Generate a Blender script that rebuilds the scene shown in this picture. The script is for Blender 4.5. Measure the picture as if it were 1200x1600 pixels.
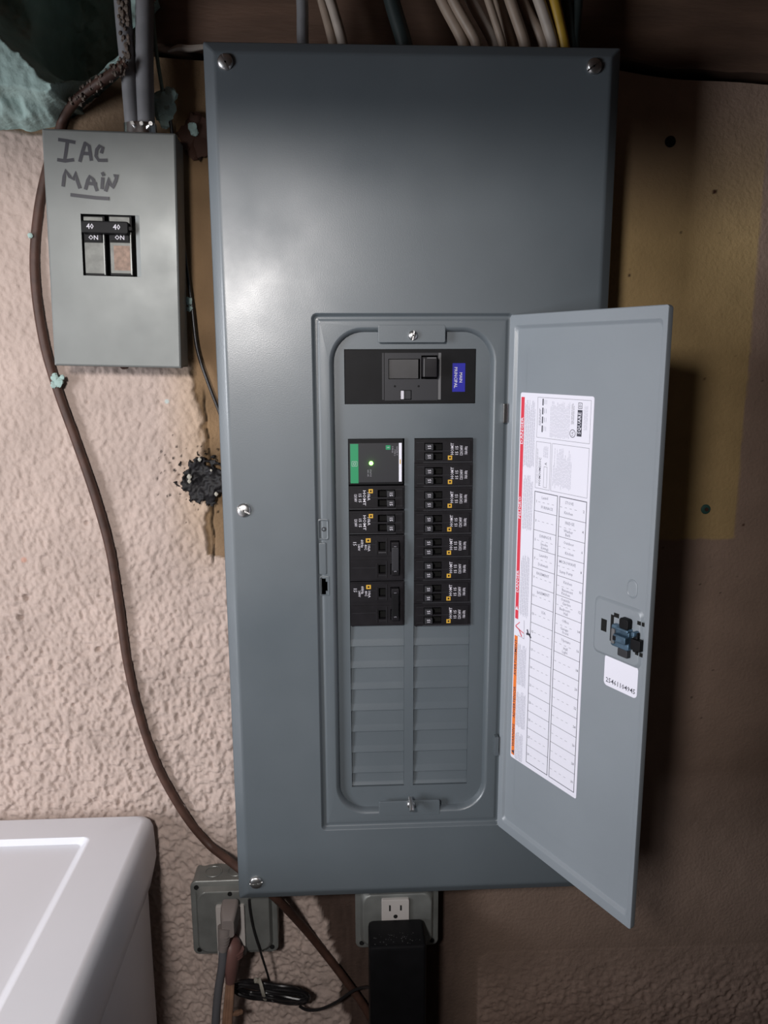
import bpy, math, random
import numpy as np
from mathutils import Vector, Matrix

sc = bpy.context.scene
for o in list(bpy.data.objects):
    bpy.data.objects.remove(o)
C = sc.collection
random.seed(7)
rng = np.random.RandomState(11)

# ------------------------------------------------------------------ camera
CAM_F, CAM_P, CAM_Y, CAM_R = 1261.03, -.1926, .0493, -.0035
CAM = Vector((-.0704, -.914, 1.5596))
cp, sp, cy, sy, cr, sr = (math.cos(CAM_P), math.sin(CAM_P), math.cos(CAM_Y),
                          math.sin(CAM_Y), math.cos(CAM_R), math.sin(CAM_R))
FW = Vector((sy * cp, cy * cp, sp))
_r = Vector((cy, -sy, 0)); _u = _r.cross(FW)
RT = _r * cr + _u * sr
UP = _u * cr - _r * sr
cd = bpy.data.cameras.new('camera'); cam = bpy.data.objects.new('camera', cd); C.objects.link(cam)
m = Matrix((RT, UP, -FW)).transposed().to_4x4(); m.translation = CAM
cam.matrix_world = m
cd.sensor_fit = 'VERTICAL'; cd.sensor_height = 36.0; cd.lens = CAM_F / 1600 * 36.0
cd.clip_start = .01
sc.camera = cam

# ------------------------------------------------------------------ light and exposure
sc.view_settings.view_transform = 'Standard'
sc.view_settings.look = 'None'
sc.view_settings.gamma = 1
sc.view_settings.use_curve_mapping = False
sc.view_settings.exposure = 0.0
w = bpy.data.worlds.new('world'); sc.world = w; w.use_nodes = True
w.node_tree.nodes['Background'].inputs[0].default_value = (.9, .95, 1, 1)
w.node_tree.nodes['Background'].inputs[1].default_value = .0


def lamp(name, kind, loc, target, power, col, **kw):
    l = bpy.data.lights.new(name, kind); l.energy = power; l.color = col
    for k, v in kw.items():
        setattr(l, k, v)
    o = bpy.data.objects.new(name, l); C.objects.link(o); o.location = loc
    o.rotation_euler = (Vector(target) - Vector(loc)).to_track_quat('-Z', 'Y').to_euler()
    return o


lamp('ceiling_lamp', 'SPOT', (-.325, -1.15, 1.752), (-.40, 0, 1.36), 38, (1, .955, .93),
     spot_size=math.radians(90), spot_blend=1.0, shadow_soft_size=.06)
lamp('left_fill_light', 'AREA', (-1.65, -1.20, 1.46), (.12, -.2, 1.32), 29, (.93, .95, 1), shape='RECTANGLE', size=.6, size_y=.9)  # soft fill added at the left to brighten the open door


# ------------------------------------------------------------------ helpers
def at(px, py, y=0.0):
    """the point of the vertical plane at depth y seen at that place of the picture (world coordinates)"""
    d = FW + RT * ((px - 600) / CAM_F) - UP * ((py - 800) / CAM_F)
    return CAM + d * ((y - CAM.y) / d.y)


MATS = {}


def mat(name, col, rough=.5, metal=0, var=.0, vscale=20, bump=0, bscale=300, rvar=0, emit=0, spec=.5, stretch=(1, 1, 1),
        attr=None):
    mt = bpy.data.materials.new(name); mt.use_nodes = True
    nt = mt.node_tree; b = nt.nodes['Principled BSDF']
    b.inputs['Base Color'].default_value = (*col, 1)
    b.inputs['Roughness'].default_value = rough
    b.inputs['Metallic'].default_value = metal
    b.inputs['Specular IOR Level'].default_value = spec
    if emit:
        b.inputs['Emission Color'].default_value = (*col, 1); b.inputs['Emission Strength'].default_value = emit
    tc = nt.nodes.new('ShaderNodeTexCoord'); mp = nt.nodes.new('ShaderNodeMapping')
    mp.inputs['Scale'].default_value = stretch
    nt.links.new(tc.outputs['Object'], mp.inputs['Vector'])

    def noise(sc_, det=4):
        n = nt.nodes.new('ShaderNodeTexNoise'); n.inputs['Scale'].default_value = sc_
        n.inputs['Detail'].default_value = det
        nt.links.new(mp.outputs['Vector'], n.inputs['Vector']); return n
    src = None
    if attr:
        a = nt.nodes.new('ShaderNodeAttribute'); a.attribute_name = attr; src = a.outputs['Color']
    if var or attr:
        n = noise(vscale)
        r = nt.nodes.new('ShaderNodeMapRange')
        r.inputs['From Min'].default_value = .3; r.inputs['From Max'].default_value = .7
        r.inputs['To Min'].default_value = 1 - var; r.inputs['To Max'].default_value = 1 + var
        nt.links.new(n.outputs['Fac'], r.inputs['Value'])
        mx = nt.nodes.new('ShaderNodeVectorMath'); mx.operation = 'SCALE'
        mx.inputs[0].default_value = col
        if src:
            nt.links.new(src, mx.inputs[0])
        nt.links.new(r.outputs['Result'], mx.inputs['Scale'])
        nt.links.new(mx.outputs[0], b.inputs['Base Color'])
    if rvar:
        n = noise(vscale * .6, 6)
        r = nt.nodes.new('ShaderNodeMapRange')
        r.inputs['From Min'].default_value = .35; r.inputs['From Max'].default_value = .65
        r.inputs['To Min'].default_value = rough - rvar; r.inputs['To Max'].default_value = rough + rvar
        nt.links.new(n.outputs['Fac'], r.inputs['Value']); nt.links.new(r.outputs['Result'], b.inputs['Roughness'])
    if bump:
        n = noise(bscale, 6)
        bp = nt.nodes.new('ShaderNodeBump'); bp.inputs['Distance'].default_value = bump
        nt.links.new(n.outputs['Fac'], bp.inputs['Height']); nt.links.new(bp.outputs['Normal'], b.inputs['Normal'])
    MATS[name] = mt
    return mt


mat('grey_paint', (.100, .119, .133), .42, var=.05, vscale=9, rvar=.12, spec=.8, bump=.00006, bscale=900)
mat('grey_paint_lit', (.235, .263, .290), .40, var=.03, vscale=12, rvar=.06, spec=.8, bump=.00006, bscale=900)  # same grey paint as the cover, lightened for the light on the open door
mat('galvanised', (.17, .18, .175), .47, metal=.35, var=.08, vscale=18, rvar=.07, bump=.0001, bscale=60)
mat('box_steel', (.25, .26, .25), .45, metal=.5, var=.15, vscale=40, rvar=.1)
mat('zinc', (.62, .62, .62), .22, metal=1, var=.1, vscale=200)
mat('chrome', (.6, .6, .6), .34, metal=1)
mat('black_plastic', (.0055, .0055, .0065), .55, spec=.2, var=.2, vscale=60)
mat('breaker_black', (.011, .010, .012), .42, spec=.3, var=.25, vscale=80)
mat('pit', (.002, .002, .002), .9)
mat('dark_grey', (.030, .030, .034), .45, spec=.35)
mat('mid_grey', (.13, .13, .135), .4)
mat('white_print', (.62, .6, .66), .6)
mat('grey_print', (.27, .26, .30), .6)
mat('faint_print', (.42, .42, .5), .7)
mat('ink', (.05, .05, .07), .6)
mat('line_ink', (.13, .13, .16), .6)
mat('pen', (.30, .30, .36), .7)
mat('yellow_print', (.62, .36, .04), .5)
mat('blue_label', (.012, .012, .30), .45)
mat('green_label', (.02, .26, .11), .45)
mat('green_led', (.25, 1, .12), .4, emit=7)
mat('paper', (.80, .79, .88), .6)
mat('red_print', (.70, .045, .075), .6)
mat('orange_print', (.85, .20, .03), .6)
mat('marker', (.03, .03, .038), .4)
mat('brown_cable', (.060, .027, .018), .6, var=.3, vscale=60, bump=.0002)
mat('dark_cable', (.03, .013, .009), .45, var=.2, vscale=60)
mat('grey_cable', (.20, .20, .21), .5, var=.15, vscale=50)
mat('black_wire', (.012, .011, .012), .35)
mat('green_wire', (.12, .17, .14), .6)
mat('beige_cable', (.33, .255, .20), .5, var=.15, vscale=40)
mat('white_cable', (.42, .36, .31), .5, var=.15, vscale=40)
mat('yellow_cable', (.42, .26, .03), .45, var=.15, vscale=40)
mat('dark_green_cable', (.02, .03, .03), .45)
mat('foam_crust', (.14, .11, .09), .9, var=.4, vscale=120)
mat('foam', (.34, .46, .43), .85, var=.14, vscale=35, bump=.002, bscale=110)
mat('tar', (.008, .007, .008), .55, spec=.3, var=.6, vscale=90, bump=.001, bscale=250)
mat('wood', (.13, .075, .05), .8, var=.25, vscale=8, bump=.0006, bscale=60, stretch=(1, 1, 6))
mat('wall', (.5, .4, .35), .92, var=.10, vscale=14, bump=.0010, bscale=260, attr='paint', spec=.2)
mat('room_paint', (.14, .125, .115), .9, var=.1, vscale=3)
mat('concrete', (.12, .11, .10), .9, var=.2, vscale=6, bump=.001, bscale=50)
mat('washer_white', (.72, .73, .78), .32, var=.02, vscale=5)
mat('outlet_white', (.48, .45, .43), .4, var=.05)
mat('plug_grey', (.23, .20, .19), .5)
mat('cord_grey', (.12, .12, .13), .5)
mat('plug_brown', (.17, .085, .075), .5, var=.1)
mat('cord_tan', (.30, .17, .11), .55, var=.2, vscale=60)
mat('tie_white', (.35, .33, .28), .5)
mat('latch_blue', (.10, .17, .24), .28, metal=.7, var=.3, vscale=120)
mat('rust_spot', (.06, .025, .015), .8)
mat('plug_green', (.03, .10, .085), .6)
mat('tan_sticker', (.24, .16, .12), .6, var=.3, vscale=200)
mat('breaker_grey', (.16, .165, .15), .45, var=.25, vscale=120)


def rrect(a0, a1, b0, b1, r, seg=6):
    r = min(r, (a1 - a0) / 2, (b1 - b0) / 2)
    pts = []
    for cx, cz, s in ((a1 - r, b1 - r, 0), (a0 + r, b1 - r, 90), (a0 + r, b0 + r, 180), (a1 - r, b0 + r, 270)):
        for k in range(seg + 1):
            t = math.radians(s + 90 * k / seg)
            pts.append((cx + r * math.cos(t), cz + r * math.sin(t)))
    return pts


_txt = {}


def text_geo(s):
    if s not in _txt:
        cu = bpy.data.curves.new('t', 'FONT'); cu.body = s; cu.resolution_u = 1; cu.size = 1; cu.offset = .009
        cu.align_x = 'CENTER'; cu.align_y = 'CENTER'
        o = bpy.data.objects.new('t', cu); C.objects.link(o)
        dg = bpy.context.evaluated_depsgraph_get()
        me = bpy.data.meshes.new_from_object(o.evaluated_get(dg))
        _txt[s] = ([(v.co.x, v.co.y) for v in me.vertices], [tuple(p.vertices) for p in me.polygons])
        bpy.data.objects.remove(o); bpy.data.curves.remove(cu); bpy.data.meshes.remove(me)
    return _txt[s]


class MB:
    """mesh builder; (a, b, c) = right, up, out of the wall, unless raw"""

    def __init__(s):
        s.v = []; s.f = []; s.m = []; s.mats = []

    def mi(s, name):
        if name not in s.mats:
            s.mats.append(name)
        return s.mats.index(name)

    def add(s, vs, fs, mt, raw=False):
        n = len(s.v); k = s.mi(mt)
        s.v += [tuple(v) if raw else (v[0], -v[2], v[1]) for v in vs]
        s.f += [tuple(i + n for i in f) for f in fs]; s.m += [k] * len(fs)
        return s

    def box(s, a0, a1, b0, b1, c0, c1, mt, shear=0):
        h = shear
        vs = [(a0, b0, c0), (a1, b0, c0), (a1, b1, c0), (a0, b1, c0), (a0 + h, b0, c1), (a1 + h, b0, c1), (a1 + h, b1, c1), (a0 + h, b1, c1)]
        return s.add(vs, [(3, 2, 1, 0), (4, 5, 6, 7), (0, 1, 5, 4), (1, 2, 6, 5), (2, 3, 7, 6), (3, 0, 4, 7)], mt)

    def loft(s, loops, mt, cap_start=False, cap_end=False, closed=False, raw=False):
        n = len(loops[0]); vs = [p for l in loops for p in l]; fs = []
        L = len(loops)
        for i in range(L if closed else L - 1):
            j = (i + 1) % L
            for k in range(n):
                k2 = (k + 1) % n
                fs.append((i * n + k, i * n + k2, j * n + k2, j * n + k))
        if cap_start: fs.append(tuple(range(n - 1, -1, -1)))
        if cap_end: fs.append(tuple((L - 1) * n + k for k in range(n)))
        return s.add(vs, fs, mt, raw)

    def rr(s, rects, mt, seg=6, **kw):
        """rects: (a0,a1,b0,b1,r,c)"""
        return s.loft([[(p[0], p[1], q[5]) for p in rrect(*q[:5], seg=seg)] for q in rects], mt, **kw)

    def pad(s, a0, a1, b0, b1, c0, c1, mt, r=.001, e=.0005, seg=3):
        """a block with rounded corners and softened front edge"""
        return s.rr([(a0, a1, b0, b1, r, c0), (a0, a1, b0, b1, r, c1 - e), (a0 + e * .3, a1 - e * .3, b0 + e * .3, b1 - e * .3, r, c1 - e * .3),
                     (a0 + e, a1 - e, b0 + e, b1 - e, r, c1)], mt, seg=seg, cap_start=True, cap_end=True)

    def rect(s, a0, a1, b0, b1, c, mt):
        return s.add([(a0, b0, c), (a1, b0, c), (a1, b1, c), (a0, b1, c)], [(0, 1, 2, 3)], mt)

    def disc(s, a, b, r, c0, c1, mt, seg=20, dome=0):
        L = []
        prof = [(r, c0), (r, c1)]
        if dome:
            prof += [(r * math.cos(t), c1 + dome * math.sin(t)) for t in (.4, .8, 1.2)]
        for rr_, cc in prof:
            L.append([(a + rr_ * math.cos(2 * math.pi * k / seg), b + rr_ * math.sin(2 * math.pi * k / seg), cc) for k in range(seg)])
        return s.loft(L, mt, cap_start=True, cap_end=True)

    def ring(s, a, b, r0, r1, c, mt, seg=20):
        return s.loft([[(a + r_ * math.cos(2 * math.pi * k / seg), b + r_ * math.sin(2 * math.pi * k / seg), c) for k in range(seg)] for r_ in (r1, r0)], mt)

    def text(s, t, a, b, size, c, mt, rot=0, sx=1):
        vs, fs = text_geo(t)
        ca, sa = math.cos(math.radians(rot)), math.sin(math.radians(rot))
        out = []
        for x, y in vs:
            x *= size * sx; y *= size
            out.append((a + x * ca - y * sa, b + x * sa + y * ca, c))
        return s.add(out, fs, mt)

    def line(s, p, q, wd, c, mt):
        p = Vector(p); q = Vector(q); d = q - p
        if d.length < 1e-9: return s
        n = Vector((-d.y, d.x)).normalized() * wd / 2
        e = d.normalized() * wd * .3
        return s.add([(*(p - n - e), c), (*(q - n + e), c), (*(q + n + e), c), (*(p + n - e), c)], [(0, 1, 2, 3)], mt)

    def ribbon(s, pts, wd, c, mt):
        P = [Vector(p) for p in pts]; vs = []
        for i in range(len(P)):
            d = (P[min(i + 1, len(P) - 1)] - P[max(i - 1, 0)]).normalized(); n = Vector((-d.y, d.x)) * wd / 2
            e = d * wd * .3 * (-1 if i == 0 else (1 if i == len(P) - 1 else 0))
            vs += [(*(P[i] - n + e), c), (*(P[i] + n + e), c)]
        return s.add(vs, [(2 * i, 2 * i + 2, 2 * i + 3, 2 * i + 1) for i in range(len(P) - 1)], mt)

    def frame(s, a0, a1, b0, b1, wd, c, mt):
        for p, q in (((a0, b0), (a1, b0)), ((a1, b0), (a1, b1)), ((a1, b1), (a0, b1)), ((a0, b1), (a0, b0))):
            s.line(p, q, wd, c, mt)
        return s

    def holes(s, a0, a1, b0, b1, hs, c0, c1, mt):
        """plate from c0 to c1 (front) with rectangular holes"""
        A = sorted({a0, a1, *[h[0] for h in hs], *[h[1] for h in hs]}); B = sorted({b0, b1, *[h[2] for h in hs], *[h[3] for h in hs]})
        for i in range(len(A) - 1):
            for j in range(len(B) - 1):
                x, z = (A[i] + A[i + 1]) / 2, (B[j] + B[j + 1]) / 2
                if any(h[0] < x < h[1] and h[2] < z < h[3] for h in hs): continue
                s.rect(A[i], A[i + 1], B[j], B[j + 1], c1, mt)
        for k, (p, q, r, t) in enumerate([(a0, a1, b0, b1)] + list(hs)):
            vs = [(p, r, c0), (q, r, c0), (q, t, c0), (p, t, c0), (p, r, c1), (q, r, c1), (q, t, c1), (p, t, c1)]
            fs = [(0, 1, 5, 4), (1, 2, 6, 5), (2, 3, 7, 6), (3, 0, 4, 7)]
            if k: fs = [f[::-1] for f in fs]
            s.add(vs, fs, mt)
        return s

    def tube(s, pts, r, mt, seg=10, sub=6, cap=True, flat=1.0):
        """smooth tube through world points; r is a number or a list"""
        P = [Vector(p) for p in pts]; R_ = r if isinstance(r, (list, tuple)) else [r] * len(P)
        Q = []; RR = []
        for i in range(len(P) - 1):
            p0 = P[max(i - 1, 0)]; p1 = P[i]; p2 = P[i + 1]; p3 = P[min(i + 2, len(P) - 1)]
            for k in range(sub):
                t = k / sub
                Q.append(.5 * ((2 * p1) + (p2 - p0) * t + (2 * p0 - 5 * p1 + 4 * p2 - p3) * t * t + (3 * p1 - p0 - 3 * p2 + p3) * t ** 3))
                RR.append(R_[i] * (1 - t) + R_[i + 1] * t)
        Q.append(P[-1]); RR.append(R_[-1])
        loops = []; n = None
        for i, q in enumerate(Q):
            d = (Q[min(i + 1, len(Q) - 1)] - Q[max(i - 1, 0)]).normalized()
            if n is None:
                n = d.cross(Vector((0, 1, 0)))
                if n.length < .1: n = d.cross(Vector((1, 0, 0)))
            n = (n - d * n.dot(d)).normalized(); b = d.cross(n)
            loops.append([tuple(q + n * (RR[i] * math.cos(2 * math.pi * k / seg)) + b * (RR[i] * flat * math.sin(2 * math.pi * k / seg))) for k in range(seg)])
        return s.loft(loops, mt, cap_start=cap, cap_end=cap, raw=True)

    def build(s, name, parent=None, loc=(0, 0, 0), bevel=0, smooth=True, rot=0, local=False, angle=35):
        """loc is a world place of the mesh origin unless local"""
        me = bpy.data.meshes.new(name); me.from_pydata(s.v, [], s.f)
        for k in s.mats: me.materials.append(MATS[k])
        me.polygons.foreach_set('material_index', s.m)
        me.update()
        if smooth:
            me.polygons.foreach_set('use_smooth', [True] * len(me.polygons))
            me.set_sharp_from_angle(angle=math.radians(angle))
        o = bpy.data.objects.new(name, me); C.objects.link(o)
        o.location = loc
        if parent:
            o.parent = parent
            if not local:
                pw = Vector((0, 0, 0)); p = parent
                while p: pw += Vector(p.location); p = p.parent
                o.location = Vector(loc) - pw
        o.rotation_euler.z = rot
        if smooth and not bevel:
            wn = o.modifiers.new('normals', 'WEIGHTED_NORMAL'); wn.keep_sharp = True; wn.weight = 80
        if bevel:
            b = o.modifiers.new('bevel', 'BEVEL'); b.width = bevel; b.segments = 2; b.limit_method = 'ANGLE'
            b.harden_normals = True
        return o


def tag(o, label=None, cat=None, group=None, kind=None):
    for k, v in (('label', label), ('category', cat), ('group', group), ('kind', kind)):
        if v: o[k] = v
    return o


def thing(name, loc, label, cat, group=None):
    o = bpy.data.objects.new(name, None); C.objects.link(o); o.location = loc; o.empty_display_size = .02
    return tag(o, label, cat, group)


def copy_tree(o, parent=None):
    c = o.copy(); C.objects.link(c); c.parent = parent
    for ch in [x for x in bpy.data.objects if x.parent == o and x != c]:
        copy_tree(ch, c)
    return c


def vnoise(x, z, s, seed=0):
    """smooth value noise, numpy"""
    r = np.random.RandomState(seed); T = r.rand(256, 256)
    X = x / s + 1000.37; Z = z / s + 1000.71
    i = np.floor(X).astype(int); j = np.floor(Z).astype(int); u = X - i; v = Z - j
    u = u * u * (3 - 2 * u); v = v * v * (3 - 2 * v)
    g = lambda a, b: T[a % 256, b % 256]
    return (g(i, j) * (1 - u) + g(i + 1, j) * u) * (1 - v) + (g(i, j + 1) * (1 - u) + g(i + 1, j + 1) * u) * v


def sstep(e0, e1, x):
    t = np.clip((x - e0) / (e1 - e0), 0, 1); return t * t * (3 - 2 * t)


# ------------------------------------------------------------------ room shell
def seam_z(x):
    return np.interp(x, [-.345, -.285, -.272], [1.80, 1.845, 1.8565]) - .018 * sstep(.12, .40, x) + .0015 * np.sin(x * 40) + .006


def make_wall():
    xs = np.concatenate([np.arange(-.58, -.12, .0014), np.arange(-.12, .5801, .0024)]); n1 = len(xs)
    xs[-1] = .58
    zt = np.linspace(0, 1, 850)
    X, T = np.meshgrid(xs, zt)
    Z = .60 + T * (seam_z(X) - .004 - .60)
    # stucco covers the left, and the low right
    ez = [.60, .82, .95, 1.30, 1.318, 1.335, 1.42, 1.50, 1.535, 1.56, 1.75, 1.9]
    ex = [-.06, -.09, -.135, -.14, -.16, -.2262, -.2285, -.2290, -.232, -.246, -.252, -.252]
    edge = np.interp(Z, ez, ex) + 2 * sstep(.09, .12, X) * sstep(.80, .78, Z) + .010 * (vnoise(X, Z, .018, 3) - .5) + .004 * (vnoise(X, Z, .005, 4) - .5)
    top = 1.788 + .008 * (vnoise(X, Z, .02, 5) - .5)
    st = sstep(0, .004, edge - X) * sstep(0, .005, top - Z)
    st = st * np.where(X > -.02, sstep(.82, .70, Z) * .8, 1)
    a1 = vnoise(X, Z * .75, .0054, 1); a2 = vnoise(X + .3 * Z, Z * .8, .0031, 2); a3 = vnoise(X, Z, .016, 6); a4 = vnoise(X, Z, .09, 7)
    soft = .55 + .65 * sstep(1.55, 1.1, Z)
    rough = (sstep(.25, .75, a1) * .9 + sstep(.2, .8, a2) * 1.0 + a3 * .7) * .0018 * soft
    h = st * (.0022 + rough) + .003 * a4 + (1 - st) * (.0006 * a3 + .0002 * a2)
    # chips and dents knocked out of the stucco
    for px, py, r, d in ((45, 931, .005, .0045), (36, 962, .0042, .004), (157, 1012, .0045, .004), (15, 1026, .003, .004), (137, 816, .0035, .003),
                         (182, 824, .0028, .002), (190, 872, .003, .0025), (117, 1098, .003, .003), (250, 885, .005, .002),
                         (0, 1150, .003, .004), (138, 628, .003, .002), (250, 628, .003, .002)):
        p = at(px, py)
        dd = np.sqrt((X - p.x) ** 2 + (Z - p.z) ** 2) + .0012 * (vnoise(X, Z, .004, 9) - .5)
        h -= d * sstep(r, r * .45, dd)
    # small crack lines beside the plaster edge
    cr_ = np.abs(X - (np.interp(Z, [1.315, 1.35, 1.47, 1.52], [-.2235, -.2215, -.2225, -.2255]) + .003 * (vnoise(X * 0, Z, .012, 12) - .5)))
    inz = sstep(1.315, 1.33, Z) * sstep(1.53, 1.51, Z)
    h -= .0025 * sstep(.0016, .0005, cr_) * inz
    # colour of the coats of paint, with shade painted in low on the wall
    col = np.zeros(X.shape + (3,))
    stc = np.array((.45, .36, .318)); och = np.array((.20, .137, .088)); yel = np.array((.50, .35, .17)); pnk = np.array((.36, .255, .20)); wsh = np.array((.27, .195, .16))
    base = np.ones(X.shape + (3,)) * pnk
    right = sstep(0, .02, X)
    ya = sstep(.392 + .004 * (vnoise(X, Z, .01, 13) - .5) + .0, .389, X) * sstep(1.342, 1.346, Z + .004 * (vnoise(X, Z, .008, 14) - .5)) * sstep(1.86, 1.66, Z)
    base = base * (1 - right * ya)[..., None] + yel * (right * ya)[..., None]
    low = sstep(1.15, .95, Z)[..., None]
    base = base * (1 - .38 * low)  # base darkened towards the bottom, standing in for shade
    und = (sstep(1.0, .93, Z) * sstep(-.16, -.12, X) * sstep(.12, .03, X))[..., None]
    base = base * (1 - und) + np.array((.07, .046, .037)) * und * (.8 + .4 * vnoise(X, Z * .15, .004, 61))[..., None]  # brown streaked wall under the panel, its colour darkened for the shadow there
    left = 1 - sstep(-.21, -.18, X)
    base = base * (1 - left)[..., None] + och * left[..., None] * (.75 + .5 * vnoise(X, Z, .03, 15))[..., None]
    k = st[..., None]
    lowr = (sstep(-.11, .0, X) * sstep(.86, .80, Z))[..., None]
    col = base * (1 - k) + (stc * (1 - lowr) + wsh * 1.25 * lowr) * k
    # a thin brown line where the stucco is broken off
    col = col * (1 - .75 * (sstep(.0022, .0006, cr_) * inz * (vnoise(X, Z, .01, 16) > .35))[..., None])
    # yellowed stain around the broken edge
    stain = (sstep(.06, 0, np.abs(X + .225)) * sstep(1.28, 1.4, Z))[..., None]
    col = col * (1 - stain * (1 - np.array((1, .93, .78))) * 1.0)
    # flecks
    for px, py, r, cc in ((262, 627, .003, (.45, .5, .48)), (1115, 300, .003, (.07, .03, .02)), (40, 873, .004, (.5, .3, .24)),
                          (1101, 592, .0016, (.1, .06, .04)), (1160, 820, .002, (.1, .05, .03)), (982, 430, .002, (.08, .05, .03)), (945, 930, .0, (0, 0, 0))):
        p = at(px, py); dd = np.sqrt(((X - p.x)) ** 2 + (Z - p.z) ** 2)
        kk = sstep(r, r * .6, dd)[..., None] if r else np.zeros(X.shape)[..., None]
        col = col * (1 - kk) + np.array(cc) * kk
    for _ in range(60):
        x, z = random.uniform(.22, .45), random.uniform(.7, 1.82); r = random.uniform(.0006, .0014)
        kk = sstep(r, r * .5, np.sqrt((X - x) ** 2 + (Z - z) ** 2))[..., None]
        col = col * (1 - kk * .7)
    # tar spatter specks around the tar patch
    t = at(312, 745)
    for _ in range(90):
        an = random.uniform(0, 6.28); rr_ = random.uniform(.012, .03) + random.random() ** 2 * .03
        x = t.x + math.cos(an) * rr_; z = t.z + math.sin(an) * rr_; r = random.uniform(.0007, .0018)
        kk = sstep(r, r * .5, np.sqrt((X - x) ** 2 + ((Z - z) * .8) ** 2))[..., None]
        col = col * (1 - kk * .9)
    verts = np.stack([X, -h, Z], -1).reshape(-1, 3)
    nz = len(zt); idx = np.arange(nz * n1).reshape(nz, n1)
    q = np.stack([idx[:-1, :-1], idx[:-1, 1:], idx[1:, 1:], idx[1:, :-1]], -1).reshape(-1, 4)
    V = verts.tolist(); F = q.tolist(); n = len(V)
    # plain wall beyond the detailed part
    zs = 1.795
    ext = [(-1.8, .002, 0), (1.8, .002, 0), (1.8, .002, .6), (-1.8, .002, .6), (-1.8, .002, zs), (-.58, .002, zs), (-.58, .002, .6), (.58, .002, .6), (.58, .002, zs), (1.8, .002, zs)]
    V += ext; F += [[n, n + 1, n + 2, n + 3], [n + 3, n + 6, n + 5, n + 4], [n + 7, n + 2, n + 9, n + 8]]
    me = bpy.data.meshes.new('wall_back'); me.from_pydata(V, [], F)
    at_ = me.color_attributes.new('paint', 'FLOAT_COLOR', 'POINT')
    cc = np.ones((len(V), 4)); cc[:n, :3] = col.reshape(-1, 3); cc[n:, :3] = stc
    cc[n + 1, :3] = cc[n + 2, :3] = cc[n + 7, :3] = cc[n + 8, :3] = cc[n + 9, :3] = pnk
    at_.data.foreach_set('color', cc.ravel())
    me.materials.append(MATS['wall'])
    me.polygons.foreach_set('use_smooth', [True] * len(me.polygons))
    o = bpy.data.objects.new('wall_back', me); C.objects.link(o); tag(o, kind='structure')


make_wall()


def shell(name, pts, mt):
    o = MB().add(pts, [(0, 1, 2, 3)], mt, raw=True).build(name, smooth=False); tag(o, kind='structure')


# the timber rim above the masonry, its lower edge leaving an open dark joint
b = MB(); fr = []
xs = np.linspace(-.262, 1.8, 100)
for k, x in enumerate(xs):
    z = float(seam_z(x)) + .0055 + .0012 * math.sin(k * 1.9)
    fr.append([(x, .035, z), (x, -.004, z), (x, -.006, z + .002), (x, -.006, 2.02), (x, .035, 2.02)])
b.loft(fr, 'wood', raw=True, cap_start=True)
tag(b.build('trim_1'), kind='structure')
shell('wall_behind_joint', [(-1.8, .2, 1.7), (1.8, .2, 1.7), (1.8, .2, 2.02), (-1.8, .2, 2.02)], 'wood')
bpy.data.objects['wall_behind_joint'].name = 'trim_2'
b = MB(); b.box(-1.795, 1.795, 1.750, 2.018, .575, .625, 'wood')
tag(b.build('shade_joist', bevel=.003), kind='structure')   # unseen joist along the wall, added to shade the wall and panel top
shell('floor', [(-1.8, -3.3, 0), (1.8, -3.3, 0), (1.8, .01, 0), (-1.8, .01, 0)], 'concrete')
shell('ceiling', [(-1.8, -3.3, 2.02), (-1.8, .2, 2.02), (1.8, .2, 2.02), (1.8, -3.3, 2.02)], 'wood')
shell('wall_left', [(-1.8, -3.3, 0), (-1.8, .01, 0), (-1.8, .01, 2.02), (-1.8, -3.3, 2.02)], 'room_paint')
shell('wall_right', [(1.8, -3.3, 0), (1.8, -3.3, 2.02), (1.8, .01, 2.02), (1.8, .01, 0)], 'room_paint')
shell('wall_front', [(-1.8, -3.3, 0), (-1.8, -3.3, 2.02), (1.8, -3.3, 2.02), (1.8, -3.3, 0)], 'room_paint')

# ------------------------------------------------------------------ the big panel
YC = -.1                         # plane of the cover
A0, A1, B0, B1 = -.1955, .1955, .9562, 1.8432
panel = thing('breaker_panel', (0, 0, .9562), 'tall grey steel electrical panel with its small door hanging open', 'electrical panel')
c = MB()
prof = []


def rc(i, cc, r=.004): return (A0 + i, A1 - i, B0 + i, B1 - i, r, cc)


front = [rc(0, -.0130, .002), rc(0, -.0065, .002), rc(.0008, -.0056, .002), rc(.0085, -.0010, .002), rc(.0105, -.0003, .002), rc(.013, 0, .002)]
RA0, RA1, RB0, RB1 = -.1005, .0992, 1.0415, 1.5992


def rrc(i, cc, r=.005): return (RA0 + i, RA1 - i, RB0 + i, RB1 - i, max(r - i, .0012), cc)


front += [rrc(-.0008, 0), rrc(.0003, -.0005), rrc(.0018, -.0038), rrc(.0028, -.0046), rrc(.0048, -.0046), rrc(.0062, -.0038), rrc(.0078, -.0034)]
OA0, OA1, OB0, OB1 = -.0845, .0835, 1.0575, 1.5865


def orc(i, cc): return (OA0 + i, OA1 - i, OB0 + i, OB1 - i, .034 - i, cc)


front += [orc(0, -.0034), orc(.0012, -.0037), orc(.0028, -.0052), orc(.0042, -.0080), orc(.0048, -.0125)]
back = [orc(.0038, -.0125), orc(.0010, -.0070), orc(-.002, -.0052), rrc(.006, -.0060), rrc(-.001, -.0060), rrc(-.003, -.0014), rc(.013, -.0014), rc(.0012, -.0075, .001), rc(.0012, -.0130, .001)]
c.rr(front + back, 'grey_paint', seg=10, closed=True)
cover = c.build('cover', panel, (0, YC, 0), angle=50)
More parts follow.
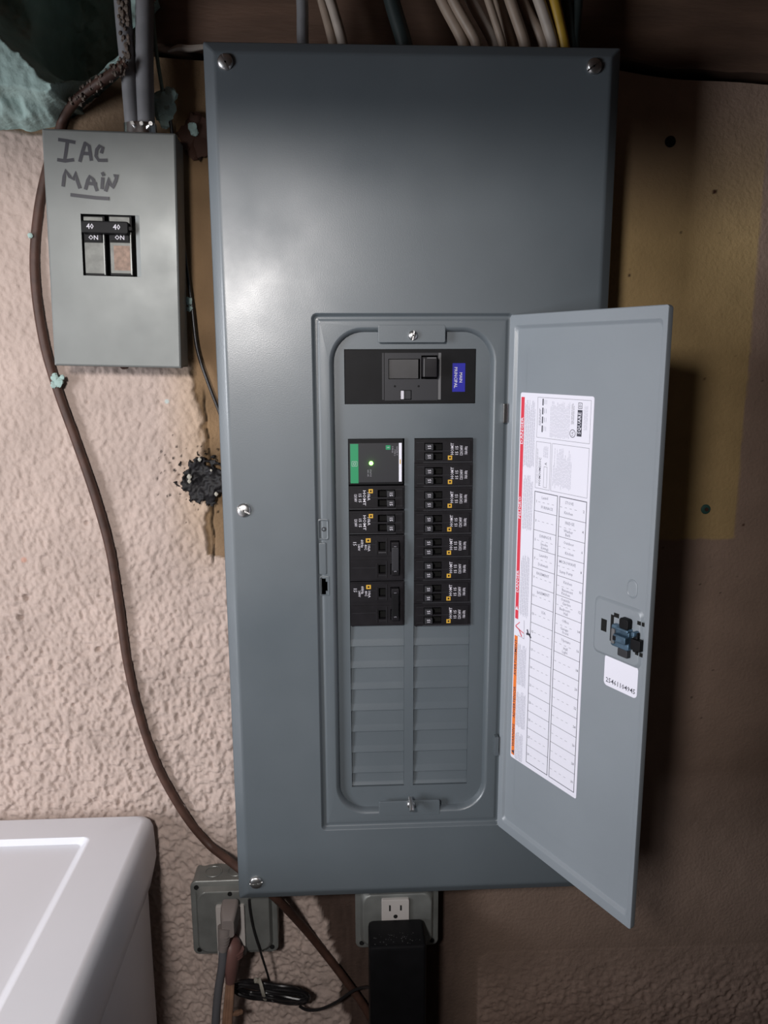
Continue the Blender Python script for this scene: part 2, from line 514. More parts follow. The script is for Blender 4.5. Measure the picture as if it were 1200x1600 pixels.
# real openings: latch slot and a pinhole, cut by solid difference
cut = MB()
p0 = at(502.5, 904, YC - .0034 * -1); p1 = at(512, 930, YC + .0034)
ax0, ax1, bz0, bz1 = p0.x, p1.x, p1.z, p0.z
w_ = ax1 - ax0
cut.box(ax0, ax0 + w_ * .72, bz0, bz1, -.02, .01, 'pit')
cutb = MB().box(ax0 + w_ * .5, ax1, bz0 + .0045, bz1 - .0035, -.02, .01, 'pit')


def boolean(o, mb, loc):
    k = mb.build('cutter', loc=loc, smooth=False)
    mo = o.modifiers.new('cut', 'BOOLEAN'); mo.operation = 'DIFFERENCE'; mo.object = k; mo.solver = 'EXACT'
    dg = bpy.context.evaluated_depsgraph_get(); bpy.context.view_layer.update()
    me = bpy.data.meshes.new_from_object(o.evaluated_get(dg))
    o.modifiers.clear(); o.data = me
    bpy.data.objects.remove(k)


boolean(cover, cut, (0, YC, 0)); boolean(cover, cutb, (0, YC, 0))
cover.data.name = 'cover'
# pressed pads around the slot
s = MB()
for x0, y0, x1, y1 in ((497.5, 849, 510.5, 899),):
    p = at(x0, y0, YC); q = at(x1, y1, YC)
    s.pad(p.x, q.x, q.z, p.z, -.0042, -.0022, 'grey_paint', .0012, .0012)
p = at(496, 812, YC); q = at(514, 845, YC)
s.rr([(p.x, q.x, q.z, p.z, .002, -.0034), (p.x, q.x, q.z, p.z, .002, -.0030), (p.x + .001, q.x - .001, q.z + .001, p.z - .001, .002, -.0026), (p.x + .002, q.x - .002, q.z + .002, p.z - .002, .001, -.0031), (p.x + .002, q.x - .002, q.z + .002, p.z - .002, .001, -.0036)], 'grey_paint')
p = at(499, 902, YC); q = at(515, 932, YC)
s.rr([(p.x, q.x, q.z, p.z, .001, -.0036), (p.x, q.x, q.z, p.z, .001, -.0030), (p.x + .0008, q.x - .0008, q.z + .0008, p.z - .0008, .001, -.0028), (p.x + .0014, q.x - .0014, q.z + .0014, p.z - .0014, .001, -.0036)], 'grey_paint')
p = at(506, 828, YC)
s.ring(p.x, p.z, .0015, .0024, -.0029, 'dark_grey').disc(p.x, p.z, .0014, -.0034, -.0028, 'grey_paint', dome=.0004)
s.build('door_catch', panel, (0, YC, 0))
# back box (open front)
bb = MB(); X0, X1, Z0, Z1 = -.182, .182, .972, 1.828
bb.box(X0, X1, Z0, Z1, 0.004, .006, 'grey_paint')
for q in ((X0, X0 + .0015, Z0, Z1), (X1 - .0015, X1, Z0, Z1), (X0, X1, Z0, Z0 + .0015), (X0, X1, Z1 - .0015, Z1)):
    bb.box(q[0], q[1], q[2], q[3], .006, .0975, 'grey_paint')
bb.build('back_box', panel, (0, 0, 0), smooth=False)

# cover screws
def screw(name, parent, x, z, y, r=.0075, ang=30, mt='chrome', combo=True, loc_c=0):
    s = MB()
    s.disc(x, z, r, -.001, .0012, mt, seg=24, dome=.0032)
    s.build(name, parent, (0, y, 0))
    o = [k for k in bpy.data.objects if k.parent == parent][-1]
    g = MB(); ca, sa = math.cos(math.radians(ang)), math.sin(math.radians(ang)); L = r * .95
    for ca_, sa_, L_ in ((ca, sa, L), (-sa, ca, L * .45)):
        vs = []
        for u, v in ((-L_, -.0007), (L_, -.0007), (L_, .0007), (-L_, .0007)):
            vs += [(x + u * ca_ - v * sa_, z + u * sa_ + v * ca_)]
        zz = .0046
        g.add([(*p_, .0025) for p_ in vs] + [(*p_, zz) for p_ in vs], [(4, 5, 6, 7), (0, 1, 5, 4), (1, 2, 6, 5), (2, 3, 7, 6), (3, 0, 4, 7)], 'pit')
    return s, g


def cover_screw(px, py, ang, r=.0073, y=YC, parent=panel, name='cover_screw'):
    p = at(px, py, y)
    s = MB().disc(0, 0, r, -.0015, .0010, 'chrome', seg=28)
    # domed head with a slot sunk in it: profile strips on both sides of the slot
    n = 14; ca, sa = math.cos(math.radians(ang)), math.sin(math.radians(ang))
    hw = .0008
    for side in (1, -1):
        rows = []
        vs_ = [hw + (r - hw) * k / n for k in range(n + 1)]
        grid = []
        for v in vs_:
            row = []; half = math.sqrt(max(r * r - v * v, 1e-10))
            for j in range(n + 1):
                u = -half + 2 * half * j / n
                hgt = .0010 + .0034 * math.sqrt(max(1 - (u * u + v * v) / (r * r), 0)) ** .8
                row.append((u, side * v, hgt))
            grid.append(row)
        base = [(u, v, 0.0008) for u, v, h_ in grid[0]]
        grid = [base] + grid
        P_ = [(u * ca - v * sa, u * sa + v * ca, h_) for row in grid for u, v, h_ in row]
        F_ = []
        for i in range(n + 1):
            for j in range(n):
                f = (i * (n + 1) + j, i * (n + 1) + j + 1, (i + 1) * (n + 1) + j + 1, (i + 1) * (n + 1) + j)
                F_.append(f if side == 1 else f[::-1])
        s.add(P_, F_, 'chrome')
    s.rr([(-.0008, .0008, -.0008, .0008, .0003, .0011), (-.0008, .0008, -.0008, .0008, .0003, .0013)], 'pit', cap_end=True, seg=2)
    return s.build(name, parent, (p.x, y, p.z))


cover_screw(352, 97, -62)
cover_screw(928, 104, 35)
cover_screw(381, 797, -28)
cover_screw(400, 1378, 5)

# dead front plate with the breaker windows
YD = YC + .0115
dead = MB()
LA0, LA1, RAa, RAb = -.0664, -.0084, .0018, .0624
CT, CBt = 1.4752, 1.0865
dead.holes(-.088, .087, 1.052, 1.592, [(-.0692, .0640, 1.5103, 1.5650), (LA0, LA1, CBt, CT), (RAa, RAb, CBt, CT)], -.003, 0, 'grey_paint')
deadfront = dead.build('deadfront', panel, (0, YD, 0), angle=20)
# embossed circuit numbers beside the breakers, faint in the photo
PITCH = .02513


def blank(a0, a1, zt, h):
    s = MB(); a0 += .0002; a1 -= .0002
    g = h * .62
    prof = [(zt, -.0050), (zt, -.0034), (zt - g, -.0026), (zt - g - .0015, -.0022), (zt - h + .0012, -.0012), (zt - h + .0006, -.0015), (zt - h + .0004, -.0050)]
    L = [[(a, b_, c_) for b_, c_ in prof] for a in (a0, a1)]
    s.loft(L, 'grey_paint', cap_start=True, cap_end=True)
    return s.build('knockout_blank', deadfront, (0, YD, 0), angle=25)


for (a0, a1) in ((LA0, LA1), (RAa, RAb)):
    z = 1.2745
    while z - CBt > .004:
        h = min(.0247, z - CBt)
        blank(a0, a1, z, h); z -= h
for z0_, lab in ((1.5842, 'top'), (1.0550, 'bottom')):
    s = MB()
    if lab == 'top':
        s.pad(-.0354, .0318, 1.5712, 1.5885, -.0048, -.0034 + .0004, 'grey_paint', .0015, .0008); cs = (645, 524)
    else:
        s.pad(-.0368, .0312, 1.0545, 1.0722, -.0048, -.0034 + .0004, 'grey_paint', .0015, .0008); cs = (642, 1256)
    tab = s.build('mounting_tab', panel, (0, YC, 0))
    sc_ = cover_screw(*cs, 80, r=.0048, y=YC + .0028, parent=panel, name='deadfront_screw')
    if lab == 'bottom':
        k = MB()
        q = at(641, 1249, YC)
        k.tube([(q.x, YC + .002, q.z + .001), (q.x + .001, YC - .008, q.z - .004), (q.x + .001, YC - .012, q.z - .007)], [.0024, .0026, .0030], 'chrome', seg=12)
        k.build('screw_shank', panel, (0, 0, 0))

# ------------------------------------------------------------------ the panel's open door
DU = Vector((.4614, -.8872)); ang = math.atan2(DU.y, DU.x)
HX, HY = .0951, -.1012
HL = Vector((HX, HY, 0))
DN = Vector((DU.y, -DU.x, 0))


def dat(px, py):
    """point of the open door's inner face seen there: (along, height)"""
    d = FW + RT * ((px - 600) / CAM_F) - UP * ((py - 800) / CAM_F)
    t = (HL - CAM).dot(DN) / d.dot(DN); p = CAM + d * t
    return (p - HL).x * DU.x + (p - HL).y * DU.y, p.z


W_, DZ0, DZ1 = .1955, 1.0418, 1.5976
dm = MB()


def dr(i, cc, r=.003): return (i * .8, W_ - i * .55, DZ0 + i * 1.1, DZ1 - i * 1.1, r, cc)


dm.rr([dr(.0005, -.0055, .003), dr(0, -.004, .003), dr(0, -.0006, .003), dr(.0006, 0, .003), dr(.0088, 0, .003), dr(.0100, -.0006, .004), dr(.0118, -.0026, .005), dr(.0132, -.0030, .006),
       dr(.03, -.0030, .006)], 'grey_paint_lit', cap_start=False, cap_end=False, seg=8)
# inner panel, with the pressed pad around the latch
PA0, PA1, PB0, PB1 = .131, .186, 1.292, 1.3445
i = .03
dm.rect(.022, W_ - .0145, DZ0 + .030, DZ1 - .030, -.0031, 'grey_paint_lit')
dm.rr([dr(.0005, -.0055, .003), dr(.02, -.0055, .003)], 'grey_paint_lit', cap_end=True, seg=8)
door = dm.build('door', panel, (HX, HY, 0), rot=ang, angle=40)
tag(door, label='inner face of the open panel door')
s = MB()
s.rr([(.1295, .1870, 1.2900, 1.3440, .006, -.0032), (.1300, .1865, 1.2905, 1.3435, .006, -.0028), (.1318, .1848, 1.2923, 1.3417, .005, -.0014), (.1330, .1838, 1.2935, 1.3405, .005, -.0011)], 'grey_paint_lit', cap_end=True, seg=6)
s.build('latch_plate', door, (0, 0, 0), local=True)


def drect(x0, y0, x1, y1):
    a, b_ = dat(x0, y0); a2, b2 = dat(x1, y1); return a, a2, b2, b_


c0 = -.0011
slots = []
# dark openings of the latch (shallow recessed pockets)
for q in ((938.5, 966, 946, 988), (953.5, 960, 956, 1003)):
    a, a2, b_, b2 = drect(*q); slots.append((a, a2, min(b_, b2), max(b_, b2)))
for cx_, cz_ in ((997, 974), (1004, 976.5), (993.5, 1021), (1000, 1024)):
    a, z = dat(cx_, cz_); slots.append((a - .0018, a + .0018, z - .0017, z + .0017))
a, z = dat(962, 962); slots.append((a - .003, a + .003, z - .002, z + .002))
for q in slots: MB().box(*q, c0, c0 + .00015, 'pit').build('latch_slot', door, (0, 0, 0), local=True, smooth=False)
s = MB()
a, z = dat(975, 997)
s.pad(a - .0125, a + .0085, z - .0095, z + .0105, c0, c0 + .0045, 'latch_blue', .002, .001)
s.pad(a - .006, a + .0085, z - .0030, z + .0040, c0 + .004, c0 + .0090, 'latch_blue', .001, .001)
s.pad(a - .0040, a + .0075, z - .0165, z - .0090, c0, c0 + .0045, 'dark_grey', .001, .001)
s.pad(a - .0030, a + .0075, z + .0095, z + .0190, c0, c0 + .0055, 'black_plastic', .002, .001)
s.pad(a - .0060, a + .0085, z + .0070, z + .0100, c0, c0 + .0065, 'latch_blue', .001, .001)
s.pad(a - .0060, a - .0020, z - .0020, z + .0025, c0 + .004, c0 + .0092, 'black_plastic', .0008, .0005)
s.pad(a - .0110, a - .0070, z - .0070, z + .0070, c0 + .003, c0 + .0060, 'mid_grey', .001, .0006)
s.pad(a + .0115, a + .0165, z - .0085, z + .0095, c0, c0 + .0030, 'black_plastic', .001, .0008)
s.pad(a + .0105, a + .0215, z - .0060, z + .0040, c0, c0 + .0050, 'black_plastic', .001, .0008)
s.pad(a + .0120, a + .0155, z + .0060, z + .0105, c0, c0 + .0060, 'latch_blue', .001, .0008)
lt = s.build('latch', door, (0, 0, 0), local=True); tag(lt, label='blue and black sliding latch')
# small pressed dimple
s = MB(); a, z = dat(984, 921)
s.rr([(a - .006, a + .006, z - .0085, z + .0085, .006, -.0031), (a - .0057, a + .0057, z - .0082, z + .0082, .0057, -.0026), (a - .005, a + .005, z - .0075, z + .0075, .005, -.0024), (a - .0044, a + .0044, z - .0069, z + .0069, .0044, -.0029)], 'grey_paint_lit', cap_end=True)
s.build('pressed_dimple', door, (0, 0, 0), local=True)
# number sticker (the code square is left out)
s = MB(); cs = -.0028
s.rr([(.1450, .1842, 1.2625, 1.2920, .004, -.0031), (.1450, .1842, 1.2625, 1.2920, .004, cs)], 'paper', cap_end=True)
s.text('25461104945', .1650, 1.2680, .0064, cs + .00008, 'ink', sx=1.0)
tag(s.build('number_sticker', door, (0, 0, 0), local=True), label='white rounded sticker with a printed number')

# the directory sheet
SA0, SA1, SB0, SB1 = .0166, .1170, 1.1325, 1.5225
cs = -.0027; ci = cs + .00008
s = MB()
s.rr([(SA0, SA1, SB0, SB1, .0022, -.0031), (SA0, SA1, SB0, SB1, .0022, cs)], 'paper', cap_end=True)
a_r0, a_r1 = SA0 + .0013, SA0 + .0062


def dz(px, py): return dat(px, py)[1]


zr0, zr1, zo0, zo1 = dz(809, 620), dz(806, 968), dz(802, 993), dz(800, 1181)
s.rect(a_r0, a_r1, zr1, zr0, ci, 'red_print')
s.rect(a_r0, a_r1, zo1, zo0, ci, 'orange_print')
am = (a_r0 + a_r1) / 2
for t_, px, py, L in (('DANGER', 811, 673, .0255), ('PELIGRO', 808, 793, .0265), ('DANGER', 806, 909, .0225)):
    s.text(t_, am, dz(px, py),   .0051, ci + .0001, 'paper', rot=90, sx=L / (.0051 * .62 * len(t_)) * .98)
z = dz(804, 950); s.add([(am - .0022, z - .0022, ci + .0001), (am - .0022 + .0045, z - .0022, ci + .0001), (am, z + .0022, ci + .0001)], [(0, 1, 2)], 'paper')
s.text('AVERTISSEMENT', am, dz(801, 1027), .0056, ci + .0001, 'ink', rot=90, sx=.98)
s.text('ADVERTENCIA', am, dz(801, 1098), .0056, ci + .0001, 'ink', rot=90, sx=.95)
s.text('WARNING', am, dz(800, 1150), .0056, ci + .0001, 'ink', rot=90, sx=.95)
z = dz(800, 1176); s.add([(am + .0020, z - .0025, ci + .0001), (am + .0020, z + .0025, ci + .0001), (am - .0024, z, ci + .0001)], [(0, 1, 2)], 'ink')
# hand-and-spark pictogram strokes in red, black arrow hand
def st(pts, wd, mt):
    for p_, q_ in zip(pts[:-1], pts[1:]): s.line(dat(*p_), dat(*q_), wd, ci + .0002, mt)


st([(803, 978), (809, 973)], .0008, 'red_print'); st([(803, 979), (808, 984), (812, 995)], .0012, 'red_print'); st([(808, 984), (815, 990)], .0008, 'red_print')
st([(816, 970), (816, 999), (806, 993)], .0003, 'line_ink')
st([(821, 985), (822, 990)], .0018, 'ink'); st([(820, 991), (824, 992), (826, 997)], .0022, 'ink')
# tiny lines of print
LINE = random.Random(3)


def fine(a0, a1, z0_, z1_, step, mt='faint_print', wd=.0005, ragged=.15, words=True):
    a = a0
    while a < a1:
        z_ = z0_ + LINE.random() * ragged * (z1_ - z0_) * .3; e = z1_ - LINE.random() ** 2 * ragged * (z1_ - z0_)
        while z_ < e:
            L = LINE.uniform(.001, .005) if words else e - z_
            s.line((a, z_), (a, min(z_ + L, e)), wd, ci, mt); z_ += L + .0008
        a += step


aw0, aw1 = a_r1 + .0012, a_r1 + .0165
fine(aw0, aw1, dz(815, 730), dz(818, 625), .00135)
fine(aw0 + .001, aw1, dz(815, 828), dz(818, 742), .00135)
fine(aw0 + .001, aw1 - .001, dz(815, 965), dz(818, 868), .00135)
fine(aw0, aw1 - .002, dz(812, 1074), dz(812, 1008), .00125)
fine(aw0, aw1 - .001, dz(812, 1140), dz(812, 1082), .00125)
fine(aw0, aw1 - .003, dz(808, 1190), dz(808, 1146), .00125)
LA = a_r1 + .0195                     # left margin of the boxes
zA = dz(842, 621); zB = dz(842, 685); zC = dz(842, 690); zD = dz(842, 764); zT = dz(838, 769); zE = 1.1335 + .0045
RA = SA1 - .0035
s.frame(LA, RA, zB + .0005, zA, .0003, ci, 'line_ink')
s.frame(LA, LA + .0205, zD, zC - .0005, .0003, ci, 'line_ink')
s.frame(LA + .0225, RA, zD, zC - .0005, .0003, ci, 'line_ink')
fine(LA + .019, LA + .045, zB + .002, zA - .003, .0018, wd=.0004)
fine(LA + .003, LA + .005, zB + .012, zA - .01, .0015, mt='line_ink')
for k in range(4):
    z_ = zB + .0065 + k * .0085
    s.line((LA + .0075, z_), (LA + .0075, z_ + .0055), .0016, ci, 'ink')
    s.line((LA + .010, z_ + .001), (LA + .010, z_ + .005), .0007, ci, 'faint_print'); s.line((LA + .0125, z_ + .001), (LA + .0125, z_ + .005), .0005, ci, 'faint_print')
sa = RA - .0135
s.rect(sa - .0030, sa + .0030, zB + .006, zB + .030, ci, 'ink')
s.text('SQUARE', sa, zB + .018, .0056, ci + .0001, 'paper', rot=90, sx=.95)
s.frame(sa - .0023, sa + .0023, zB + .0313, zB + .0363, .0005, ci, 'ink'); s.text('D', sa, zB + .0338, .004, ci, 'ink', rot=90)
s.ring(sa - .0085, zB + .008, .0032, .0038, ci, 'ink'); s.text('UL', sa - .0085, zB + .008, .0036, ci, 'ink', rot=90)
fine(sa + .006, sa + .0105, zB + .012, zA - .005, .0016, wd=.0004)
fine(sa - .0105, sa - .007, zB + .016, zA - .003, .0014, mt='grey_print', wd=.0005)
s.text('HOM30M200C', LA + .0062, zD + .0165, .0042, ci, 'line_ink', rot=90, sx=1.05)
s.frame(LA + .012, LA + .0165, zD + .002, zD + .022, .0003, ci, 'line_ink')
s.text('A', LA + .0145, zD + .025, .0042, ci, 'line_ink', rot=90)
fine(LA + .0015, LA + .004, zD + .004, zC - .004, .0013, mt='grey_print', wd=.0003)
fine(LA + .011, LA + .017, zD + .031, zC - .004, .0014, wd=.0004)
fine(LA + .025, LA + .050, zD + .002, zC - .004, .0016, wd=.0004, ragged=.5)
# circuit directory: two columns of fifteen boxes
CM0, CM1 = LA + .0325, LA + .0355
zt_ = zT; rows = 15; rh = (zt_ - zE) / rows
LW = .0007
for x0_, x1_ in ((LA, CM0), (CM1, RA)):
    s.frame(x0_, x1_, zE, zt_, LW, ci, 'ink')
    for k in range(1, rows): s.line((x0_, zt_ - k * rh), (x1_, zt_ - k * rh), .0004, ci, 'ink')
    for k in range(rows):
        zz = zt_ - (k + .5) * rh
        for j in range(4):
            aa = x0_ + (.0055 if x0_ == LA else .001) + j * .0065; s.line((aa, zz), (aa + .0028, zz), .0003, ci, 'line_ink')
for k in range(rows):
    zz = zt_ - (k + .5) * rh
    s.text(str(2 * k + 1), LA + .0028, zz, .0036, ci, 'line_ink'); s.text(str(2 * k + 2), RA - .0032, zz, .0036, ci, 'line_ink')
left_ = ['Laund', 'FURNACE', '', '', 'DINING R', 'Smoke (Living)', 'Laundry', 'Dishwash', 'BASEMENT', '', 'BASEMENT', '', '15A', '']
right_ = ['STOVE', 'Kitchen', 'FRIDGE', 'Washer Bath', 'Outdoor', 'Kitchen', 'MICROWAVE', 'Sump Pump', 'Kitchen', 'Basement Kitchen', 'Outside Garden', 'Bedroom Hall', 'Office', 'Garage Front', 'Upstairs', 'Hall Light']
for arr, x0_ in ((left_, LA + .0165), (right_, CM1 + .0145)):
    for k, t_ in enumerate(arr):
        if not t_: continue
        parts = t_.split(' ') if len(t_) > 9 else [t_]
        zz = zt_ - (k // 2 + (.25 if k % 2 == 0 else .75)) * rh
        for j, w_t in enumerate(parts):
            zj = zz + ((.5 - j) * .0036 if len(parts) > 1 else 0)
            s.text(w_t, x0_ + LINE.uniform(-.002, .002), zj, .0040, ci, 'pen', rot=LINE.uniform(-2, 4), sx=.95)
tag(s.build('directory_sheet', door, (0, 0, 0), local=True, smooth=False), label='white circuit directory sheet with red and orange warning strips')
# hinges
for (x0_, y0_, x1_, y1_) in ((787, 631, 793, 661), (773, 1152, 779, 1181)):
    p = at(x0_, y0_, YC - .004); q = at(x1_, y1_, YC - .004)
    s = MB()
    s.pad(p.x, q.x, q.z, p.z, -.0035, .0045, 'zinc' if y0_ < 900 else 'grey_paint', .0006, .0006)
    s.tube([(q.x, YC - .003, q.z), (q.x, YC - .003, p.z)], .0018, 'zinc' if y0_ < 900 else 'grey_paint', seg=8)
    s.v = s.v[:0] + [(v if i < 10 ** 9 else v) for i, v in enumerate(s.v)]
    hb = MB(); hb.pad(p.x, q.x, q.z, p.z, -.0035, .0045, 'zinc' if y0_ < 900 else 'grey_paint', .0006, .0006)
    hb.build('hinge', panel, (0, YC, 0))

# ------------------------------------------------------------------ main breaker
pm = at(538, 546, YD - .001); qm = at(742, 630, YD - .001)
MW, MH = qm.x - pm.x, pm.z - qm.z
mb_ = thing('main_breaker', (pm.x, YD, qm.z), 'wide black main breaker with a blue label behind the top of the opening', 'circuit breaker')
S = MW / 204


def M(x): return (x - 538) * S
def N(y): return (630 - y) * S


s = MB()
s.holes(.0003, MW - .0003, .0003, MH - .0003, [(M(606), M(655), N(592), N(561)), (M(657), M(683), N(592), N(556)), (M(624), M(642), N(624), N(609))], -.02, .0006, 'black_plastic')
s.box(.001, MW - .001, .001, MH - .001, -.021, -.0195, 'pit')
s.box(M(606), M(683), N(592), N(556), -.0095, -.009, 'black_plastic')
s.build('body', mb_, mb_.location, angle=20)
s = MB()
s.holes(M(600), M(683), N(625), N(552), [(M(606), M(655), N(592), N(561)), (M(657), M(682.5), N(592), N(556)), (M(624), M(642), N(624), N(609))], .0004, .0014, 'dark_grey')
s.rect(M(683.5), M(688), N(624), N(552), .0010, 'mid_grey')
s.rect(M(596), M(599), N(624), N(552), .0008, 'dark_grey')
for x in (616, 653): s.disc(M(x), N(603), .0011, .0014, .0016, 'pit', seg=12)
s.build('handle_frame', mb_, mb_.location, angle=20)
s = MB()
s.loft([[(M(607), N(591), -.009), (M(607), N(562), -.009), (M(607), N(562), -.001), (M(607), N(591), -.001)],
        [(M(652), N(591), -.009), (M(652), N(562), -.009), (M(652), N(562), .004), (M(652), N(591), .004)]], 'breaker_black', cap_start=True, cap_end=True)
s.pad(M(658), M(680), N(589), N(558), -.009, .0135, 'breaker_black', .001, .0012)
s.box(M(659), M(660.2), N(588), N(561), .0130, .0139, 'mid_grey')
s.box(M(664), M(678), N(560.5), N(559), .0125, .0139, 'mid_grey')
tag(s.build('handle', mb_, mb_.location), label='black rocker handle with a grey edge')
s = MB(); s.box(M(625), M(641), N(623), N(610), -.009, -.001, 'dark_grey'); s.box(M(625), M(630), N(623), N(610), -.001, .0005, 'white_print')
s.build('test_button', mb_, mb_.location, smooth=False)
s = MB(); s.rect(M(706), M(726), N(612), N(568), .0008, 'blue_label')
s.text('MAIN', M(719), N(590), .0042, .0009, 'white_print', rot=-90); s.text('PRINCIPAL', M(711), N(590), .0044, .0009, 'white_print', rot=-90)
tag(s.build('label', mb_, mb_.location, smooth=False), label='blue label reading MAIN PRINCIPAL')

# ------------------------------------------------------------------ surge module with the green lamp
p = at(544, 686, YD - .004); q = at(630, 757, YD - .004)
sm = thing('surge_module', (p.x, YD, q.z), 'black module with a green stripe and lit green lamp above the left breakers', 'surge protector')
SW, SH = q.x - p.x, p.z - q.z; S2 = SW / 86


def G(x): return (x - 544) * S2
def K(y): return (757 - y) * S2


CT_ = .0045
s = MB(); s.pad(.0002, SW - .0002, .0002, SH - .0002, -.02, CT_, 'black_plastic', .0006, .0006)
s.pad(.0012, SW - .0012, K(753), K(691), CT_ - .001, CT_ + .0004, 'dark_grey', .0004, .0003)
s.build('body', sm, sm.location)
CT_ += .0005
s = MB(); s.rect(G(547), G(559.5), K(754), K(692), CT_, 'green_label')
s.frame(G(549.5), G(557.5), K(727), K(719.5), .00025, CT_ + .0001, 'white_print'); s.frame(G(552), G(555), K(725), K(721.5), .0003, CT_ + .0001, 'white_print')
s.build('green_stripe', sm, sm.location, smooth=False)
s = MB(); s.rect(G(623), G(627.5), K(752), K(691), CT_, 'paper'); s.rect(G(624.5), G(626), K(724), K(717), CT_ + .0001, 'yellow_print'); s.build('white_strip', sm, sm.location, smooth=False)
s = MB()
s.pad(G(602.5), G(610), K(701.5), K(694.5), CT_ - .0002, CT_, 'green_label', .0004, .0001)
s.text('2', G(606.3), K(698), .003, CT_ + .0001, 'white_print', rot=90)
s.build('green_mark', sm, sm.location, smooth=False)
s = MB()
for k, (t_, y) in enumerate((('SURGE', 701), ('TYPE 2', 706), ('120/240 V', 703))): s.text(t_, G(613 + k * 3.6), K(y), .0021, CT_, 'grey_print', rot=-90, sx=1.1)
tag_l = s.build('lettering', sm, sm.location, smooth=False); s = MB()
for k in range(2): s.text('STATUS' if k else 'ON OK', G(574.5 + k * 4), K(738), .0022, CT_, 'grey_print', rot=-90)
s.build('lettering', sm, sm.location, smooth=False)
s = MB(); s.disc(G(579.5), K(722.5), .0021, CT_ - .001, CT_ + .0004, 'green_led', seg=16, dome=.0009)
tag(s.build('indicator_lamp', sm, sm.location), label='lit green indicator')
gl = lamp('indicator_glow', 'POINT', (p.x + G(579.5), YD - .010, q.z + K(722.5)), (0, 0, 0), .0010, (.3, 1, .1), shadow_soft_size=.002)

# ------------------------------------------------------------------ breakers
BW = .0600; BH = PITCH - .0004
TOPF = .0040


def print_block(s, x0, x1, z0_, z1_, c_, yellow, left, rot):
    n = 4; stp = (x1 - x0) / n
    words = ['HOMT', '15 15', '120/240V', '10kA 60Hz'] if not left else ['120/240V', '15 15', 'HOMT', '10kA']
    for k in range(n):
        s.text(words[k], x0 + (k + .5) * stp, (z0_ + z1_) / 2 + (.0018 if k == (3 if left else 0) and yellow else 0), stp * .92, c_, 'white_print', rot=rot, sx=(z1_ - z0_) * (.62 if k in (0, 3) else .8) / (stp * .92 * .6 * max(len(words[k]), 4)))


def tandem(flip, name='circuit_breaker'):
    """two-handle tandem breaker; labels on the right, or mirrored"""
    r = thing(name, (0, 0, 0), 'x', 'circuit breaker')
    bw = .0572 if flip else BW
    fx = (lambda x: bw - x * bw / BW) if flip else (lambda x: x)
    def seg(x0, x1): return tuple(sorted((fx(x0), fx(x1))))
    s = MB(); hz = ((.0012, .0092), (-.0100, -.0020))
    hz = ((.0005, .0085), (-.0093, -.0013))
    holes_ = [(*seg(.0100, .0290), z0_, z1_) for z0_, z1_ in hz]
    s.holes(0, bw, -BH / 2, BH / 2, holes_, -.025, TOPF - .0012, 'breaker_black')
    s.box(.001, bw - .001, -BH / 2 + .001, BH / 2 - .001, -.026, -.004, 'pit')
    s.holes(*seg(.0018, .0575), -BH / 2 + .0022, BH / 2 - .0022, holes_, TOPF - .0013, TOPF, 'breaker_black')
    s.box(*seg(.0030, .0565), .0004 - .0003, .0004, TOPF, TOPF + .00025, 'dark_grey')
    s.box(*seg(.0090, .0600), -BH / 2 + .0002, -BH / 2 + .0012, TOPF - .0013, TOPF - .0006, 'dark_grey')
    for zz in (BH / 2 - .0035, -BH / 2 + .0038): s.box(*seg(.0020, .0095), zz, zz + .0003, TOPF, TOPF + .0002, 'dark_grey')
    s.build('body', r, (0, 0, 0), angle=20)
    for k, (z0_, z1_) in enumerate(hz):
        h = MB(); x0, x1 = seg(.0108, .0190)
        h.pad(x0, x1, z0_ + .0006, z1_ - .0006, -.004, TOPF + .0045, 'dark_grey', .0006, .0008)
        h.text('15', (x0 + x1) / 2, (z0_ + z1_) / 2, .0046, TOPF + .0046, 'white_print', rot=90 if not flip else -90)
        h.build('handle', r, (0, 0, 0))
    s = MB(); x0, x1 = seg(.0365, .0555)
    print_block(s, x0, x1, -.0080, .0085, TOPF + .0001, True, flip, -90 if flip else 90)
    yx = .0365 if not flip else x1
    if flip: yx = x1; zz = .0072
    else: yx = x0; zz = -.0070
    s.rect(yx - .0022, yx + .0022, zz - .0022, zz + .0022, TOPF + .0002, 'yellow_print'); s.rect(yx - .0009, yx + .0009, zz - .0009, zz + .0009, TOPF + .0003, 'breaker_black')
    s.build('label', r, (0, 0, 0), smooth=False)
    return r


def double(name='circuit_breaker', bright=True):
    """two-space two-pole breaker with tied handles"""
    r = thing(name, (0, 0, 0), 'x', 'circuit breaker')
    H = PITCH * 1.39
    s = MB(); hs = []
    for z in (H / 2, -H / 2): hs.append((.0305, .0380, z - .0045 + .0000, z + .0050))
    full = PITCH * 2.78
    return r, s, hs


p0 = at(648, 685, YD - .003); p1 = at(734, 975, YD - .003)
rx = .0021; topz = 1.4748
names = ['topmost breaker of the right column, level with the green lit module', 'second breaker from the top of the right column',
         'third breaker from the top of the right column', 'fourth breaker from the top of the right column', 'fifth breaker down the right column, beside the tied pair on the left',
         'third breaker from the bottom of the right column', 'second breaker from the bottom of the right column', 'lowest breaker of the right column, right above the blank slats']
proto = tandem(False)
for k in range(8):
    o = proto if k == 0 else copy_tree(proto)
    o.location = (rx + random.uniform(-.0003, .0003), YD, topz - (k + .5) * PITCH)
    tag(o, 'black tandem ' + names[k], 'circuit breaker', 'black breakers in the panel')
lx = -.0661; z = 1.4272
protoL = tandem(True)
for k, nm in enumerate(('upper small two-handle breaker directly under the green lit module', 'second small two-handle breaker below the green lit module')):
    o = protoL if k == 0 else copy_tree(protoL)
    o.location = (lx + .0002, YD, z - (k + .5) * .0262)
    tag(o, 'black ' + nm, 'circuit breaker', 'black breakers in the panel')
z -= 2 * .0262


